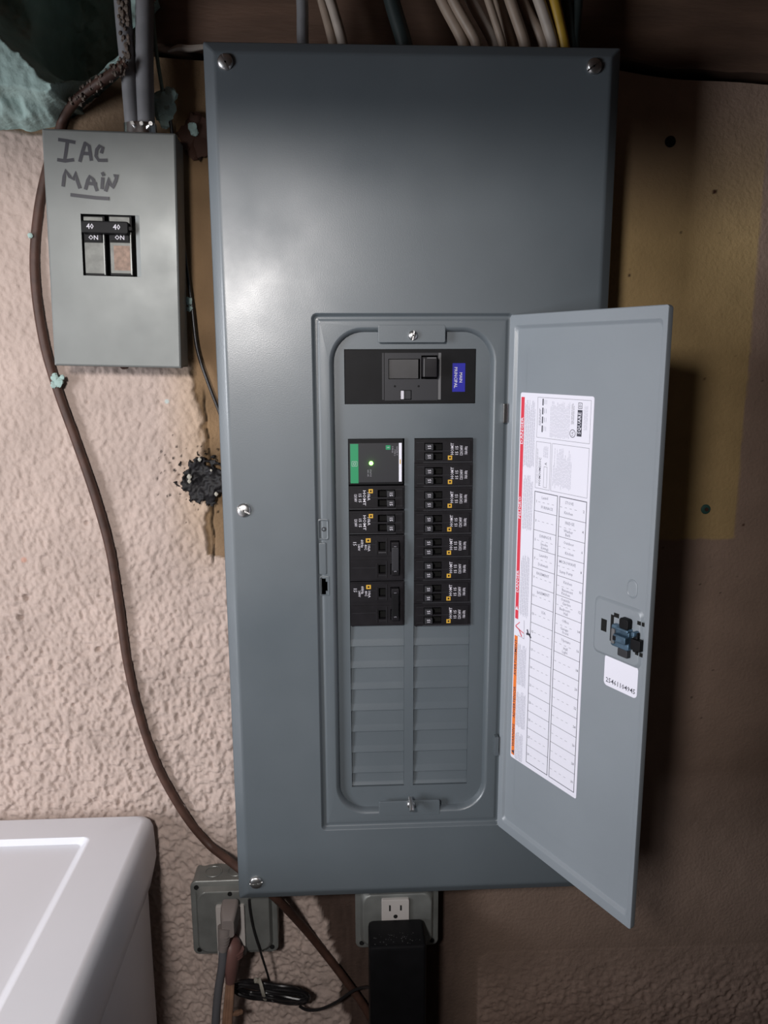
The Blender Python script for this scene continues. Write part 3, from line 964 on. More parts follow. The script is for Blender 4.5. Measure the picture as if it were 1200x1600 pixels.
def double_pole(loc, H, label, bright):
    r = thing('circuit_breaker', loc, label, 'circuit breaker', 'black breakers in the panel')
    s = MB(); BW2 = .0572
    hs = []
    for k in (0, 1):
        zc = H * (.76 - .5 * k)
        hs.append((.0300, .0375, zc - .0048, zc + .0048)); hs.append((.0425, .0520, zc - .0060, zc + .0060))
    s.holes(0, BW2, .0003, H - .0003, hs, -.025, TOPF - .0014, 'breaker_black')
    s.box(.001, BW2 - .001, .001, H - .001, -.026, -.003, 'pit')
    for k in (0, 1):
        b0 = H * (.5 - .5 * k)
        s.holes(.0015, BW2 - .0015, b0 + .0022, b0 + H / 2 - .0016, [h for h in hs if b0 < h[2] < b0 + H / 2], TOPF - .0015, TOPF, 'breaker_black')
        s.box(.0020, .0270, b0 + .0148, b0 + .0151, TOPF, TOPF + .0002, 'dark_grey')
        s.box(.0380, .0384, b0 + .004, b0 + H / 2 - .003, TOPF, TOPF + .0008, 'dark_grey')
        s.pad(.0272, .0292, b0 + .004, b0 + H / 2 - .006, TOPF, TOPF + .0006, 'breaker_black', .0003, .0003)
        s.box(.0300, .0385, b0 + .0060, b0 + .0064, TOPF, TOPF + .0004, 'mid_grey' if (k == 0 and bright) else 'dark_grey')
    s.build('body', r, loc, angle=20)
    s = MB()
    for k in (0, 1):
        zc = H * (.76 - .5 * k)
        s.pad(.0432, .0512, zc - .0052, zc + .0052, -.004, TOPF + .006, 'breaker_black', .0006, .0008)
        s.text('15', .0470, zc, .0036, TOPF + .0061, 'grey_print', rot=-90)
    s.pad(.0436, .0508, H * .26, H * .76, TOPF + .003, TOPF + .0075, 'dark_grey' if bright else 'black_plastic', .0006, .0008)
    tag(s.build('handle', r, loc), label='handles tied by one bar')
    s = MB(); zt2 = H - .0028
    for k, (x, t_, dz_, sz) in enumerate(((.0050, '15', .006, .0050), (.0095, '240V', .010, .0034), (.0128, '60Hz', .006, .0040), (.0165, '40C', .010, .0036), (.0200, '10kA', .0105, .0036))):
        s.text(t_, x, zt2 - dz_, sz, TOPF + .0001, 'white_print', rot=-90, sx=1.0)
    s.rect(.0168, .0218, zt2 - .0050, zt2 - .0005, TOPF + .0002, 'yellow_print'); s.rect(.0183, .0203, zt2 - .0037, zt2 - .0018, TOPF + .0003, 'breaker_black')
    s.build('label', r, loc, smooth=False)


double_pole((lx + .0003, YD, 1.3247), z - .0001 - 1.3247, 'black double breaker with grey tie bar in the left column, upper of two', True)
double_pole((lx + .0003, YD, 1.2750), 1.3243 - 1.2750, 'black double breaker at the foot of the left column, above the blank slats', False)

# ------------------------------------------------------------------ small metal box at the left
BX, BZ = -.302, 1.548
tilt = math.radians(1.5)
ac = thing('disconnect_box', (BX, 0, BZ), 'small bare metal breaker box with black marker writing on its front', 'electrical box')
ac.rotation_euler.y = tilt
YB = -.056
wB, hB = .0645, .2275


def acl(px, py, y=YB):
    """picture place on the box front -> the box's own (a, b)"""
    p = at(px, py, y) - Vector((BX, 0, BZ)); c_, s_ = math.cos(tilt), math.sin(tilt)
    return p.x * c_ - p.z * s_, p.x * s_ + p.z * c_


o1 = acl(126, 334); o2 = acl(221, 433)
s = MB()
s.holes(-wB + .002, wB - .002, .002, hB - .002, [(o1[0], o2[0], o2[1], o1[1])], .052, .0565, 'galvanised')
s.rr([(-wB, wB, 0, hB, .0012, .046), (-wB, wB, 0, hB, .0012, .0545), (-wB + .0006, wB - .0006, .0006, hB - .0006, .0012, .0558), (-wB + .002, wB - .002, .002, hB - .002, .0012, .0565)], 'galvanised', seg=2)
s.build('cover', ac, (0, 0, 0), local=True, angle=30)
s = MB()
X = wB - .0012
s.box(-X, X, .0012, hB - .0012, .013, .0145, 'galvanised')
for q in ((-X, -X + .0012, .0012, hB - .0012), (X - .0012, X, .0012, hB - .0012), (-X, X, .0012, .0024), (-X, X, hB - .0024, hB - .0012)): s.box(*q, .0145, .0535, 'galvanised')
s.build('box_body', ac, (0, 0, 0), local=True, smooth=False)
for x, z_ in ((-.04, .03), (.04, .03), (-.04, .2), (.04, .2)):
    MB().disc(x, z_, .006, -.001, .0135, 'box_steel').build('mounting_spacer', ac, (0, 0, 0), local=True)
s = MB()
q = acl(182, 576); s.disc(q[0] - .0, .0005, .0035, .02, .03, 'rust_spot', seg=10); s.build('bottom_screw', ac, (0, 0, 0), local=True)
s = MB()


MC = [.0567]


def mk(pts, w_=.0033):
    MC[0] += .00005
    s.ribbon([acl(x / 3.4286, 180 + y / 3.4286) for x, y in pts], w_, MC[0], 'marker')


for pts in ([(318, 132), (360, 138), (400, 146)], [(362, 142), (355, 195), (348, 240)], [(313, 240), (350, 246), (393, 240)],
            [(430, 246), (442, 200), (457, 152)], [(457, 152), (478, 165), (490, 240)], [(442, 205), (488, 208)],
            [(545, 200), (552, 175), (535, 165), (520, 185), (515, 220), (530, 243), (572, 243)],
            [(340, 378), (345, 330), (352, 297), (375, 330), (395, 345), (405, 308), (415, 350), (428, 388)],
            [(460, 394), (472, 350), (482, 328), (500, 345), (520, 402)], [(468, 365), (515, 370)],
            [(552, 340), (548, 392)], [(551, 312), (556, 322)], [(568, 404), (578, 370), (580, 340), (595, 375), (604, 390), (622, 350), (629, 322), (616, 325)],
            [(385, 428), (450, 436), (520, 444), (582, 448)]):
    mk(pts)
tag(s.build('marker_lettering', ac, (0, 0, 0), local=True, smooth=False), label='black marker writing IAC MAIN, underlined')
s = MB()
r3 = acl(209, 334)[0]; r4 = acl(221, 334)[0]
s.add([(r3 + .001, o2[1], .0545), (r4, o2[1], .0563), (r4, o1[1], .0563), (r3 + .001, o1[1], .0545)], [(0, 1, 2, 3)], 'galvanised')
s.build('window_flange', ac, (0, 0, 0), local=True, smooth=False)
# its two-pole breaker
ab = thing('circuit_breaker', (BX, 0, BZ), 'worn grey two pole breaker with black tied 40 handles in the small marked box', 'circuit breaker')
ab.rotation_euler.y = tilt
s = MB()
pole = []
for x0, x1 in ((130, 164), (170, 206)):
    a0 = acl(x0, 385)[0]; a1 = acl(x1, 385)[0]; zt2 = acl(x0, 336)[1]; zb2 = acl(x0, 430)[1]
    s.pad(a0, a1, zb2, zt2, .020, .0535, 'black_plastic', .0006, .0006); pole.append((a0, a1, zb2, zt2))
s.build('body', ab, (0, 0, 0), local=True)
for k, (a0, a1, zb2, zt2) in enumerate(pole):
    s = MB()
    s.pad(a0 + .001, a1 - .001, zb2 + .002, zb2 + .032, .0530, .0552, 'breaker_grey', .0008, .0006)
    s.pad(a0 + .001, a1 - .0016, zt2 - .009, zt2 - .0012, .0530, .0548, 'breaker_grey', .0008, .0006)
    s.pad(a0 + .0016, a1 - .003, zb2 + .0335, zb2 + .040, .053, .0550, 'black_plastic', .0005, .0004)
    s.box(a1 - .0016, a1 - .0006, zb2 + .001, zb2 + .042, .053, .0556, 'box_steel')
    s.text('ON', (a0 + a1) / 2 - .0006, zb2 + .0366, .0062, .0551, 'white_print')
    if k: s.rect(a0 + .0045, a1 - .0022, zb2 + .005, zb2 + .029, .05525, 'tan_sticker')
    s.build('face_plate', ab, (0, 0, 0), local=True)
s = MB(); a0, a1 = pole[0][0] + .0012, pole[1][1] - .0012; zz = pole[0][3] - .0122
s.pad(a0, a1, zz - .0056, zz + .0062, .053, .0640, 'black_plastic', .002, .0015)
s.pad(a1 - .0005, a1 + .0030, zz - .0020, zz + .0020, .055, .0615, 'black_plastic', .001, .0005)
for q in pole: s.text('40', (q[0] + q[1]) / 2 - .0008, zz + .0004, .0072, .0641, 'white_print')
tag(s.build('handle', ab, (0, 0, 0), local=True), label='tied black handle printed 40')

# ------------------------------------------------------------------ cables
def cable(name, pts, r, mt, label, cat='cable', group=None, seg=12, parts=None, flat=1.0, sub=6):
    s = MB(); s.tube([at(*p) for p in pts], r, mt, seg=seg, flat=flat, sub=sub)
    o = s.build(name, angle=60)
    org = Vector(at(*pts[-1])); o.data.transform(Matrix.Translation(-org)); o.location = org
    return tag(o, label, cat, group)


g1 = cable('service_cable', [(188, -40, -.034), (194, 40, -.034), (201, 110, -.035), (208, 196, -.036)], .0082, 'grey_cable', 'thick grey cable with crusted foam, left of the pair entering the small box', group='grey cables into the small box')
g2 = cable('service_cable', [(226, -40, -.033), (226, 40, -.034), (226, 110, -.035), (228, 196, -.036)], .0090, 'grey_cable', 'smooth thick grey cable, right of the pair entering the small box', group='grey cables into the small box')
# foam crust on the left cable
s = MB()
for k in range(46):
    y = random.uniform(-10, 95) ; x = 190 + (y / 196) * 18 + random.uniform(-9, 9) * (1 - y / 220)
    p = at(x, y, -.042); r = random.uniform(.0012, .003)
    s.tube([p + Vector((0, 0, r)), p, p - Vector((0, 0, r))], [r * .5, r, r * .5], 'foam_crust', seg=6, sub=2)
c_ = s.build('foam_crust', g1, (0, 0, 0))
# clamp where they enter
s = MB(); p = at(219, 201, -.036)
s.tube([p + Vector((0, 0, .004)), p - Vector((0, 0, .006))], .0165, 'zinc', seg=20, flat=.7, sub=1)
for k in range(3): s.tube([p + Vector((-.004 + .009 * k, -.010, .002)), p + Vector((-.004 + .009 * k, -.016, .001))], .002, 'zinc', seg=8, sub=1)
o = s.build('cable_clamp', ac, (0, 0, 0)); o.matrix_parent_inverse = Matrix.Identity(4); o.location = (0, 0, 0)
o.data.transform(Matrix.Rotation(-tilt, 4, 'Y') @ Matrix.Translation(-Vector((BX, 0, BZ))))
bpath = [(196, 100, -.05), (180, 112, -.05), (150, 133, -.045), (120, 156, -.032), (101, 180, -.012), (93, 205, -.008), (75, 260, -.008), (61, 325, -.009), (54, 400, -.010), (58, 470, -.011), (71, 545, -.011), (92, 615, -.011), (121, 695, -.011),
         (150, 780, -.012), (172, 860, -.012), (186, 945, -.012), (200, 1040, -.012), (222, 1130, -.012), (250, 1205, -.012), (290, 1275, -.013), (325, 1318, -.014), (348, 1337, -.030), (385, 1366, -.062), (430, 1402, -.064), (468, 1442, -.030), (500, 1480, -.014), (540, 1532, -.013), (575, 1583, -.014), (600, 1640, -.014)]
bc = cable('power_cable', bpath, .0050, 'brown_cable', 'long brown cable curving down the stucco wall and under the panel', sub=5)
s = MB()
for k in range(170):
    t = random.random(); i_ = t * 3.2; a_ = int(i_); f_ = i_ - a_
    p = Vector(at(*bpath[a_])).lerp(Vector(at(*bpath[a_ + 1])), f_) + Vector((random.uniform(-1, 1), random.uniform(-1, .3), random.uniform(-1, 1))) * .0052
    r = random.uniform(.0008, .0021); s.tube([p + Vector((0, 0, r)), p, p - Vector((0, 0, r))], [r * .5, r, r * .5], 'foam_crust', seg=6, sub=2)
s.build('foam_crust', bc, (0, 0, 0))


def blob(pts, y, r, mt='foam', seed=0):
    s = MB(); rr_ = random.Random(seed)
    for px, py, k in pts:
        p = at(px, py, y); n = 7; loops = []
        for i_ in range(n + 1):
            th = math.pi * i_ / n; row = []
            for j in range(10):
                q_ = r * k * (1 + rr_.uniform(-.25, .25)); ph = 2 * math.pi * j / 10
                row.append((p.x + q_ * math.sin(th) * math.cos(ph), p.y + q_ * .5 * math.sin(th) * math.sin(ph), p.z + q_ * math.cos(th)))
            loops.append(row)
        s.loft(loops, mt, raw=True)
    return s


o = blob([(86, 590, 1), (92, 597, 1.1), (84, 601, .8), (97, 590, .6)], -.017, .0045, seed=1).build('foam_drip', bc, (0, 0, 0)); tag(o, label='pale green drip of foam stuck on the cable')
blob([(47, 368, 1)], -.018, .0025, seed=3).build('foam_drip', bc, (0, 0, 0))
# thin wire right of the small box, green with foam at the top
gw = cable('ground_wire', [(238, 10, -.03), (242, 60, -.028), (247, 100, -.026), (254, 143, -.022)], .0019, 'green_wire', 'thin greenish stiff wire hanging beside the grey cables', seg=8)
bw = cable('thin_wire', [(256, 140, -.02), (264, 172, -.016), (271, 230, -.012), (280, 320, -.010), (291, 410, -.010), (300, 480, -.010), (308, 545, -.010), (325, 598, -.010), (345, 650, -.010), (362, 700, -.010)], .0018, 'black_wire', 'thin black wire running down between the small box and the tall panel', seg=8)
o = blob([(246, 160, 1.0), (258, 158, 1.2), (266, 150, .9), (252, 170, 1.2), (262, 170, 1), (257, 182, .9), (247, 152, .6), (257, 192, .6)], -.019, .0085, seed=5).build('foam_blob')
tag(o, 'pale green blob of dried foam on the thin wire beside the grey cables', 'insulation foam')
blob([(294, 470, 1), (296, 482, .8)], -.013, .004, seed=7).build('foam_drip', bw, (0, 0, 0))
# old knot hole / clump of dried mud near the wire
s = blob([(300, 214, 1.2), (310, 205, 1.1), (312, 225, 1.2), (305, 192, .8)], -.006, .012, 'rust_spot', seed=9)
tag(s.build('plaster_lump'), 'dark crusty lump on the brown wall left of the panel top', 'plaster lump')
o = blob([(301, 200, 1), (304, 206, .8)], -.014, .005, seed=12).build('foam_fleck')
tag(o, 'small pale foam fleck on the dark crusty lump', 'insulation foam')

# cables dropping into the panel top
tops = [
    ([(463, -60, -.05), (472, 0, -.05), (473, 62, -.05)], .0058, 'grey_cable', 'grey cable over the panel top, farthest left of those entering it'),
    ([(478, -60, -.04), (502, 0, -.045), (519, 62, -.05)], .0045, 'beige_cable', 'thin beige cable over the panel top beside a whitish one'),
    ([(492, -60, -.05), (516, 0, -.055), (534, 62, -.055)], .0050, 'white_cable', 'whitish bent cable over the panel top, right of the thin beige one'),
    ([(600, -60, -.045), (612, 0, -.045), (630, 62, -.05)], .0080, 'dark_green_cable', 'thick near-black cable over the middle of the panel top'),
    ([(660, -70, -.045), (690, 0, -.05), (722, 62, -.055)], .0056, 'beige_cable', 'beige cable, leftmost of the bundle at the panel top'),
    ([(680, -70, -.055), (708, 0, -.06), (742, 62, -.062)], .0054, 'beige_cable', 'beige cable, second from the left of the bundle at the panel top'),
    ([(700, -70, -.04), (736, 0, -.045), (770, 62, -.05)], .0060, 'white_cable', 'pale wide cable in the middle of the bundle at the panel top'),
    ([(740, -70, -.055), (763, 0, -.06), (783, 62, -.062)], .0040, 'beige_cable', 'narrow beige cable right of the pale wide one'),
    ([(765, -70, -.04), (780, 0, -.045), (796, 62, -.05)], .0060, 'beige_cable', 'brownish cable behind the middle of the bundle'),
    ([(775, -70, -.055), (797, 0, -.06), (818, 62, -.06)], .0056, 'beige_cable', 'beige cable, second left of the yellow cable'),
    ([(795, -70, -.05), (815, 0, -.05), (847, 62, -.055)], .0055, 'beige_cable', 'beige cable crossing just left of the yellow cable'),
    ([(815, -70, -.055), (842, 0, -.06), (862, 62, -.06)], .0058, 'white_cable', 'pale cable touching the yellow cable from the left'),
    ([(850, -70, -.055), (866, 0, -.06), (880, 62, -.06)], .0055, 'yellow_cable', 'bright yellow cable at the right of the bundle'),
    ([(872, -70, -.05), (885, 0, -.05), (893, 62, -.055)], .0055, 'dark_green_cable', 'dark green cable right beside the yellow cable'),
    ([(900, -70, -.05), (903, 0, -.05), (898, 62, -.055)], .0050, 'dark_green_cable', 'black cable, rightmost of the bundle at the panel top'),
]
for pts, r, mt, lab in tops:
    q = pts[-1]; pts = pts + [(q[0] + 4, q[1] + 26, q[2])]
    cable('house_cable', pts, r, mt, lab, group='cables entering the panel top', seg=10)

# white filler / stick in the joint left of the panel
s = MB(); p = at(262, 80, -.008); q = at(318, 73, -.008)
s.tube([p, p.lerp(q, .3) + Vector((0, 0, .002)), p.lerp(q, .6), q], [.0012, .0032, .0036, .0026], 'white_cable', seg=7, sub=4)
tag(s.build('sealant_strip'), 'broken whitish strip of sealant in the joint left of the panel', 'sealant')

# tar patch
p = at(318, 750); V = []; n = 46
xs = np.linspace(p.x - .030, p.x + .034, 64); zs = np.linspace(p.z - .036, p.z + .036, 72)
X, Z = np.meshgrid(xs, zs)
D = np.sqrt(((X - p.x - .003) / 1.05) ** 2 + ((Z - p.z) / 1.0) ** 2) + .012 * (vnoise(X, Z, .006, 21) - .5) + .010 * (vnoise(X, Z, .0025, 22) - .5)
k = sstep(.0255, .0225, D)
h = np.where(k > 0, .0065 + .006 * k * vnoise(X, Z, .009, 23) + .002 * vnoise(X, Z, .003, 24), 0)
idx = np.arange(X.size).reshape(X.shape); keep = (k > .02)
F = []
for i_ in range(X.shape[0] - 1):
    for j in range(X.shape[1] - 1):
        if keep[i_, j] and keep[i_ + 1, j] and keep[i_, j + 1] and keep[i_ + 1, j + 1]:
            F.append((idx[i_, j], idx[i_, j + 1], idx[i_ + 1, j + 1], idx[i_ + 1, j]))
s = MB(); s.add([tuple(v) for v in np.stack([X, -h, Z], -1).reshape(-1, 3).tolist()], F, 'tar', raw=True)
used = sorted({i_ for f in s.f for i_ in f}); mp = {u: n_ for n_, u in enumerate(used)}
s.v = [s.v[u] for u in used]; s.f = [tuple(mp[i_] for i_ in f) for f in s.f]
o = s.build('tar_patch', angle=80); so = o.modifiers.new('s', 'SOLIDIFY'); so.thickness = .004; so.offset = -1
tag(o, 'ragged black tar patch smeared on the stucco against the panel edge', 'tar patch')
for q in ((296, 745, 1.0), (296, 752, .8), (338, 772, .8), (312, 718, .8), (330, 735, .5)):
    blob([q], -.014, .0028, 'tie_white', seed=4).build('pebble', o, (0, 0, 0))

# wall anchors on the right
for px, py, mt, lab in ((1046, 222, 'pit', 'black round hole plug in the dark upper wall right of the panel'), (1101, 795, 'plug_green', 'green plastic wall anchor beside the open door')):
    p = at(px, py); s = MB(); s.disc(0, 0, .0058, -.004, .0030, mt, seg=16, dome=.0015)
    s.disc(.0003, 0, .0024, .004, .0050, 'rust_spot' if mt == 'plug_green' else 'pit', seg=8)
    tag(s.build('wall_anchor', None, (p.x, 0, p.z)), lab, 'wall anchor')

# ------------------------------------------------------------------ spray foam at the top left
xs = np.linspace(-.60, -.250, 220); zs = np.linspace(1.765, 2.015, 150)
X, Z = np.meshgrid(xs, zs)
wp = lambda px, py: (at(px, py, -.02).x, at(px, py, -.02).z)
# lower ragged edge of the foam on the wall
ex = [-.66, wp(0, 203)[0], wp(40, 204)[0], wp(85, 196)[0], wp(108, 170)[0], wp(125, 148)[0], wp(160, 122)[0], wp(192, 100)[0], wp(215, 60)[0], -.2]
ez = [1.785, wp(0, 203)[1], wp(40, 204)[1], wp(85, 196)[1], wp(108, 170)[1], wp(125, 148)[1], wp(160, 122)[1], wp(192, 100)[1], wp(215, 60)[1], 1.97]
low = np.interp(X, ex, ez) + .006 * (vnoise(X, Z, .012, 31) - .5)
k = sstep(0, .010, Z - low)
fb = vnoise(X, Z, .03, 32) * .6 + vnoise(X, Z, .013, 33) * .3 + vnoise(X, Z, .006, 34) * .12
h = k * (.014 + .034 * fb)
# the skirt with vertical flutes under the block
sk = sstep(wp(120, 0)[0], wp(95, 0)[0], X) * sstep(1.855, 1.835, Z)
h += sk * k * (.022 + .010 * vnoise(X, Z * .25, .007, 35))
# the projecting flat-faced block, its edge running down to the right
YB2 = -.06
bp_ = lambda px, py: (at(px, py, YB2).x, at(px, py, YB2).z)
e0 = bp_(0, 45); e1 = bp_(102, 152); e2 = bp_(0, 140)
wob = .005 * (vnoise(X, Z, .010, 36) - .5) + .002 * (vnoise(X, Z, .004, 41) - .5)
# signed distances: below-left of the sloping edge, and above the lower edge
sl = (e1[1] - e0[1]) / (e1[0] - e0[0]); d1 = -((Z - e0[1]) - sl * (X - e0[0])) / math.hypot(1, sl) + wob
sl2 = (e1[1] - e2[1]) / (e1[0] - e2[0]); d2 = ((Z - e2[1]) - sl2 * (X - e2[0])) + wob
blk = sstep(0, .005, d1) * sstep(0, .004, d2) * (X < e1[0])
above = sstep(-.004, .01, -d1)
# cavity right of the block, sinking back between block and cable, lumpy towards the cable
cav = sstep(.004, .03, Z - low)
h = h - cav * above * (.10 * sstep(.05, .02, np.abs(X - wp(95, 0)[0])) * sstep(1.83, 1.86, Z) + .05)
# fluted skirt running from under the block back to the wall
tsk = np.clip((Z - low) / np.maximum(e2[1] - low + .012, .005), 0, 1)
skm = sstep(.004, -.004, d2) * sstep(wp(128, 0)[0], wp(104, 0)[0], X)
h = h * (1 - skm) + skm * k * (.012 + .040 * tsk ** 1.2 + .012 * vnoise(X, Z * .25, .008, 35) + .004 * vnoise(X, Z * .5, .004, 36))
h = h * (1 - blk) + blk * (-YB2 - .002 + .008 * vnoise(X, Z, .04, 38) + .0016 * vnoise(X, Z, .005, 39))
idx = np.arange(X.size).reshape(X.shape); keep = (k > .001) | (blk > .01)
Vv = np.stack([X, .002 - h, Z], -1).reshape(-1, 3).tolist(); F = []
for i_ in range(X.shape[0] - 1):
    for j in range(X.shape[1] - 1):
        if keep[i_, j] or keep[i_ + 1, j] or keep[i_, j + 1] or keep[i_ + 1, j + 1]:
            F.append((idx[i_, j], idx[i_, j + 1], idx[i_ + 1, j + 1], idx[i_ + 1, j]))
s = MB(); s.add(Vv, F, 'foam', raw=True)
used = sorted({i_ for f in s.f for i_ in f}); mp = {u: n_ for n_, u in enumerate(used)}
s.v = [s.v[u] for u in used]; s.f = [tuple(mp[i_] for i_ in f) for f in s.f]
o = s.build('spray_foam', angle=80); tag(o, 'lumpy pale green spray foam filling the wall top above the small box', 'insulation foam')

# ------------------------------------------------------------------ outlet boxes
def square_box(name, x0, x1, z0_, z1_, yf, label):
    t = thing(name, ((x0 + x1) / 2, 0, z0_), label, 'outlet box', 'square steel outlet boxes')
    s = MB(); d = -yf
    e = .006
    s.rr([(x0 + e, x1 - e, z0_ + e, z1_ - e, .006, 0), (x0 + .001, x1 - .001, z0_ + .001, z1_ - .001, .008, .006), (x0 + .001, x1 - .001, z0_ + .001, z1_ - .001, .008, d - .012)], 'box_steel', cap_start=True, cap_end=True, seg=4)
    s.build('box_body', t, (0, 0, 0))
    s = MB()
    s.rr([(x0, x1, z0_, z1_, .008, d - .013), (x0, x1, z0_, z1_, .008, d - .0095), (x0 + .001, x1 - .001, z0_ + .001, z1_ - .001, .008, d - .0085), (x0 + .006, x1 - .006, z0_ + .006, z1_ - .006, .010, d - .0080), (x0 + .009, x1 - .009, z0_ + .009, z1_ - .009, .010, d - .001),
          (x0 + .011, x1 - .011, z0_ + .011, z1_ - .011, .010, d)], 'box_steel', cap_end=True, seg=6)
    for sx in (0, 1):
        for sz in (0, 1):
            cx = x0 + .0075 if not sx else x1 - .0075; cz = z0_ + .0075 if not sz else z1_ - .0075
            s.disc(cx, cz, .0030, d - .009, d - .0074, 'pit', seg=12)
    s.build('cover_plate', t, (0, 0, 0), angle=40)
    return t


def duplex(t, cx, ztop, yf, hh=.068, ww=.0335):
    s = MB(); d = -yf
    s.pad(cx - ww / 2, cx + ww / 2, ztop - hh, ztop, d - .002, d + .004, 'outlet_white', .002, .0012)
    for k in (0, 1):
        zc = ztop - .016 - k * .037
        s.box(cx - .0078, cx - .0058, zc + .001, zc + .009, d + .004, d + .0042, 'pit'); s.box(cx + .0055, cx + .0075, zc + .0015, zc + .0085, d + .004, d + .0042, 'pit')
        s.disc(cx, zc - .0065, .0026, d + .004, d + .0042, 'pit', seg=12)
    s.build('receptacle', t, (0, 0, 0))


ob = square_box('outlet_box', -.2612, -.1585, .8425, .9420, -.050, 'square steel outlet box on the stucco with two cords plugged in')
s = MB()
# knockouts on the top side
for cx in (-.236, -.2085):
    for r in (.0105, .0098):
        pass
    L = [[(cx + r_ * math.cos(2 * math.pi * k / 24), -.022 + r_ * math.sin(2 * math.pi * k / 24), .9413 + e_) for k in range(24)] for r_, e_ in ((.0108, 0), (.0104, .0006), (.0098, .0006), (.0094, 0))]
    s.loft(L, 'box_steel', raw=True)
s.build('knockout_ring', ob, (0, 0, 0))
pz = at(359, 1450, -.052)
duplex(ob, at(359, 1420, -.054).x, at(359, 1416, -.054).z, -.050, hh=.068, ww=.034)
s = MB(); q = at(359, 1405, -.052); s.disc(q.x, .9300, .0028, .0495, .0503, 'pit', seg=12); s.build('screw_hole', ob, (0, 0, 0))
ob2 = square_box('outlet_box', -.0640, .0375, .8430, .9300, -.050, 'square steel outlet box half hidden under the panel with a black adapter')
duplex(ob2, at(618, 1420, -.054).x, at(618, 1406, -.054).z, -.050)

# grey plug with its cord
t = thing('power_plug', at(362, 1470, -.06), 'grey plug with thick grey cord in the top socket of the left outlet box', 'plug')
s = MB(); px_ = at(357, 1441, -.075)
lo = []
for k, (y_, w2, h2, dzz) in enumerate(((-.055, .0098, .0125, .003), (-.062, .0102, .0130, .002), (-.074, .0092, .0130, 0), (-.082, .0070, .0110, -.004))):
    lo.append([(p_[0] + px_.x, -y_ * 1.0, 0) for p_ in []] or [(px_.x + p_[0], px_.z + p_[1] + dzz, -y_) for p_ in rrect(-w2, w2, -h2, h2, .004, 4)])
s.loft(lo, 'plug_grey', cap_start=True, cap_end=True)
s.build('plug_body', t, (0, 0, 0))
s = MB()
s.tube([at(352, 1448, -.076), at(350, 1462, -.078), at(349, 1476, -.078), at(348, 1484, -.078)], [.0088, .0072, .0060, .0056], 'plug_grey', seg=12)
for k in range(4):
    s.tube([at(351 - k * .5, 1459 + k * 5, -.078), at(351 - k * .5, 1461 + k * 5, -.078)], .0076 - k * .0004, 'plug_grey', seg=12, sub=1)
s.build('strain_relief', t, (0, 0, 0))
s = MB(); s.tube([at(349, 1478, -.078), at(347, 1510, -.078), at(341, 1550, -.075), at(337, 1600, -.072), at(334, 1700, -.06)], .0050, 'cord_grey', seg=12)
tag(s.build('cord', t, (0, 0, 0)), label='thick grey cord')
# brown plug of an extension cord below it
t = thing('extension_plug', at(362, 1510, -.06), 'brown ribbed extension plug in the lower socket with flat tan cord', 'plug')
s = MB()
s.tube([at(363, 1470, -.056), at(364, 1480, -.066), at(362, 1505, -.072), at(361, 1532, -.070)], [.011, .0128, .0105, .0075], 'plug_brown', seg=14, flat=.75)
for k in range(3): s.tube([at(364, 1483 + 4 * k, -.067), at(364, 1485 + 4 * k, -.067)], .0132 - k * .0004, 'plug_brown', seg=14, sub=1, flat=.8)
s.build('plug_body', t, (0, 0, 0))
s = MB()
for dx_ in (-4.2, 0, 4.2):
    s.tube([at(360 + dx_ * .8, 1528, -.070), at(358 + dx_, 1560, -.068), at(355 + dx_ * 1.1, 1600, -.066), at(350 + dx_, 1700, -.06)], .0026, 'cord_tan', seg=8)
tag(s.build('cord', t, (0, 0, 0)), label='flat tan three-strand cord')
s = MB(); s.tube([at(362, 1585, -.066), at(370, 1583, -.060), at(377, 1581, -.055)], [.002, .0035, .003], 'cord_tan', seg=8); s.build('cord_stub', t, (0, 0, 0))

# black adapter
t = thing('power_adapter', at(622, 1600, -.08), 'bulky black power adapter plugged in below the panel', 'adapter')
f0 = at(577, 1482, -.102); f1 = at(667, 1482, -.102)
AX0, AX1 = f0.x, f1.x; zt2 = f0.z
s = MB()
tz = at(620, 1452, -.057).z
lo = []
for z_, yf_, yb_, i_, r_ in ((.66, .1005, .0545, .001, .004), (.6605, .102, .0545, 0, .005), (zt2 - .005, .102, .0545, 0, .005), (zt2 - .0015, .1012, .0550, .0006, .005), (zt2 - .0003, .0995, .0560, .0020, .005), (zt2, .0970, .0580, .0040, .004)):
    lo.append([(p_[0], -p_[1], z_) for p_ in rrect(AX0 + i_, AX1 - i_, yb_, yf_, min(r_, (yf_ - yb_) / 2.2), 4)])
s.loft(lo, 'black_plastic', cap_start=True, cap_end=True, raw=True)
s.build('adapter_body', t, (0, 0, 0), angle=40)
s = MB()
for k in range(42):
    x = random.uniform(AX0 + .006, AX1 - .006); z_ = random.uniform(zt2 - .0, zt2 + .010); r = random.uniform(.0003, .0008)
    y_ = random.uniform(-.0975, -.078)
    s.add([(x - r, y_, zt2 + .0002), (x, y_ - r, zt2 + .0002), (x + r, y_, zt2 + .0002), (x, y_ + r, zt2 + .0002)], [(0, 1, 2, 3)], 'mid_grey', raw=True)
s.build('dust_specks', t, (0, 0, 0))
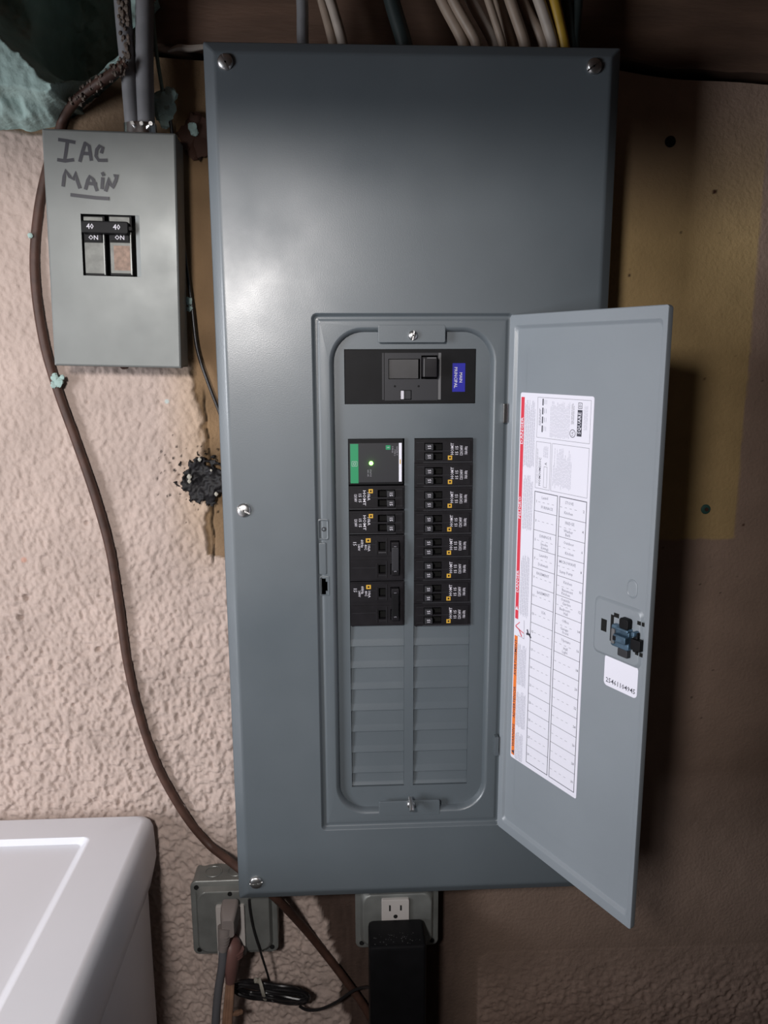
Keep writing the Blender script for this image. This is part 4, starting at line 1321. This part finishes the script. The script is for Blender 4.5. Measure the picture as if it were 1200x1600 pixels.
# coil of thin black wire with a tie, running on to the adapter
t = thing('wire_coil', at(425, 1560, -.03), 'bundled thin black lead with a pale twist tie below the outlet box', 'cable')
s = MB(); rr_ = random.Random(5)
for k in range(16):
    pts = []; ph0 = rr_.uniform(-.3, .3); a_ = 55 + rr_.uniform(-6, 5); h_ = 20 + rr_.uniform(-15, 6)
    for j in range(13):
        u = 2 * math.pi * j / 12 + ph0
        x = 424 + a_ * math.cos(u) + rr_.uniform(-2, 2); pinch = .35 + .65 * abs(math.cos(u)) ** .7
        y = 1551 + h_ * math.sin(u) * (.55 + .45 * math.cos(u) ** 2) + .14 * (x - 424) + rr_.uniform(-1.5, 1.5)
        pts.append(at(x, y, -.022 - .012 * rr_.random() - .004 * k / 3))
    s.tube(pts, .0019, 'black_wire', seg=7, sub=5)
s.build('wire_loops', t, (0, 0, 0))
s = MB()
s.tube([at(389, 1405, -.053), at(391, 1425, -.053), at(397, 1455, -.053), at(408, 1490, -.053), at(415, 1512, -.050), at(421, 1532, -.040)], .0014, 'black_wire', seg=7)
s.tube([at(468, 1572, -.03), at(480, 1578, -.03), at(500, 1577, -.03), at(525, 1566, -.028), at(550, 1549, -.025), at(568, 1543, -.03), at(590, 1543, -.05)], .0019, 'black_wire', seg=7)
s.build('lead', t, (0, 0, 0))
s = MB(); s.tube([at(405, 1530, -.045), at(408, 1540, -.052), at(411, 1552, -.052), at(414, 1562, -.045)], .0026, 'tie_white', seg=8, flat=.5)
s.tube([at(405, 1533, -.045), at(399, 1532, -.048)], .003, 'tie_white', seg=8, sub=1)
tag(s.build('twist_tie', t, (0, 0, 0)), label='pale twist tie')

# ------------------------------------------------------------------ washing machine
wm = thing('washing_machine', (-.64, -.37, 0), 'white washing machine with recessed lid, lower left against the wall', 'washing machine')
WX0, WX1, WY0, WY1, WZ = -.985, -.3035, -.72, -.014, 1.020


def hr(i, z_, r): return [(p_[0], p_[1], z_) for p_ in rrect(WX0 + i, WX1 - i, WY0 + i, WY1 - i, r, 8)]


LX0, LX1, LY0, LY1 = -.92, -.3665, -.66, -.064


def lr(i, z_, r): return [(p_[0], p_[1], z_) for p_ in rrect(LX0 + i, LX1 - i * 1.9, LY0 + i, LY1 - i * (.35 if i < .02 else 1), r, 8)]


s = MB()
s.loft([hr(.010, WZ - .092, .010), hr(.007, WZ - .088, .010), hr(.003, WZ - .070, .010), hr(0, WZ - .055, .010), hr(.0005, WZ - .030, .010), hr(.0012, WZ - .014, .010), hr(.0032, WZ - .007, .010), hr(.0065, WZ - .0022, .011), hr(.0115, WZ, .013),
        lr(-.0015, WZ, .010), lr(0, WZ - .0006, .010), lr(.0040, WZ - .0075, .007), lr(.0055, WZ - .0080, .006), lr(.04, WZ - .0078, .008)], 'washer_white', raw=True, cap_end=True)
s.build('top_panel', wm, (0, 0, 0), angle=60)
s = MB()
s.loft([hr(.008, .02, .02), hr(.008, WZ - .085, .02)], 'washer_white', raw=True, cap_start=True)
s.build('cabinet', wm, (0, 0, 0), angle=60)
for x in (WX0 + .05, WX1 - .05):
    for y in (WY0 + .05, WY1 - .05):
        MB().disc(x, -y, .001, 0, 0, 'pit')
        f_ = MB(); f_.loft([[(x + .02 * math.cos(a_ * math.pi / 6), y + .02 * math.sin(a_ * math.pi / 6), z_) for a_ in range(12)] for z_ in (0, .022)], 'black_plastic', raw=True, cap_start=True, cap_end=True)
        f_.build('foot', wm, (0, 0, 0))
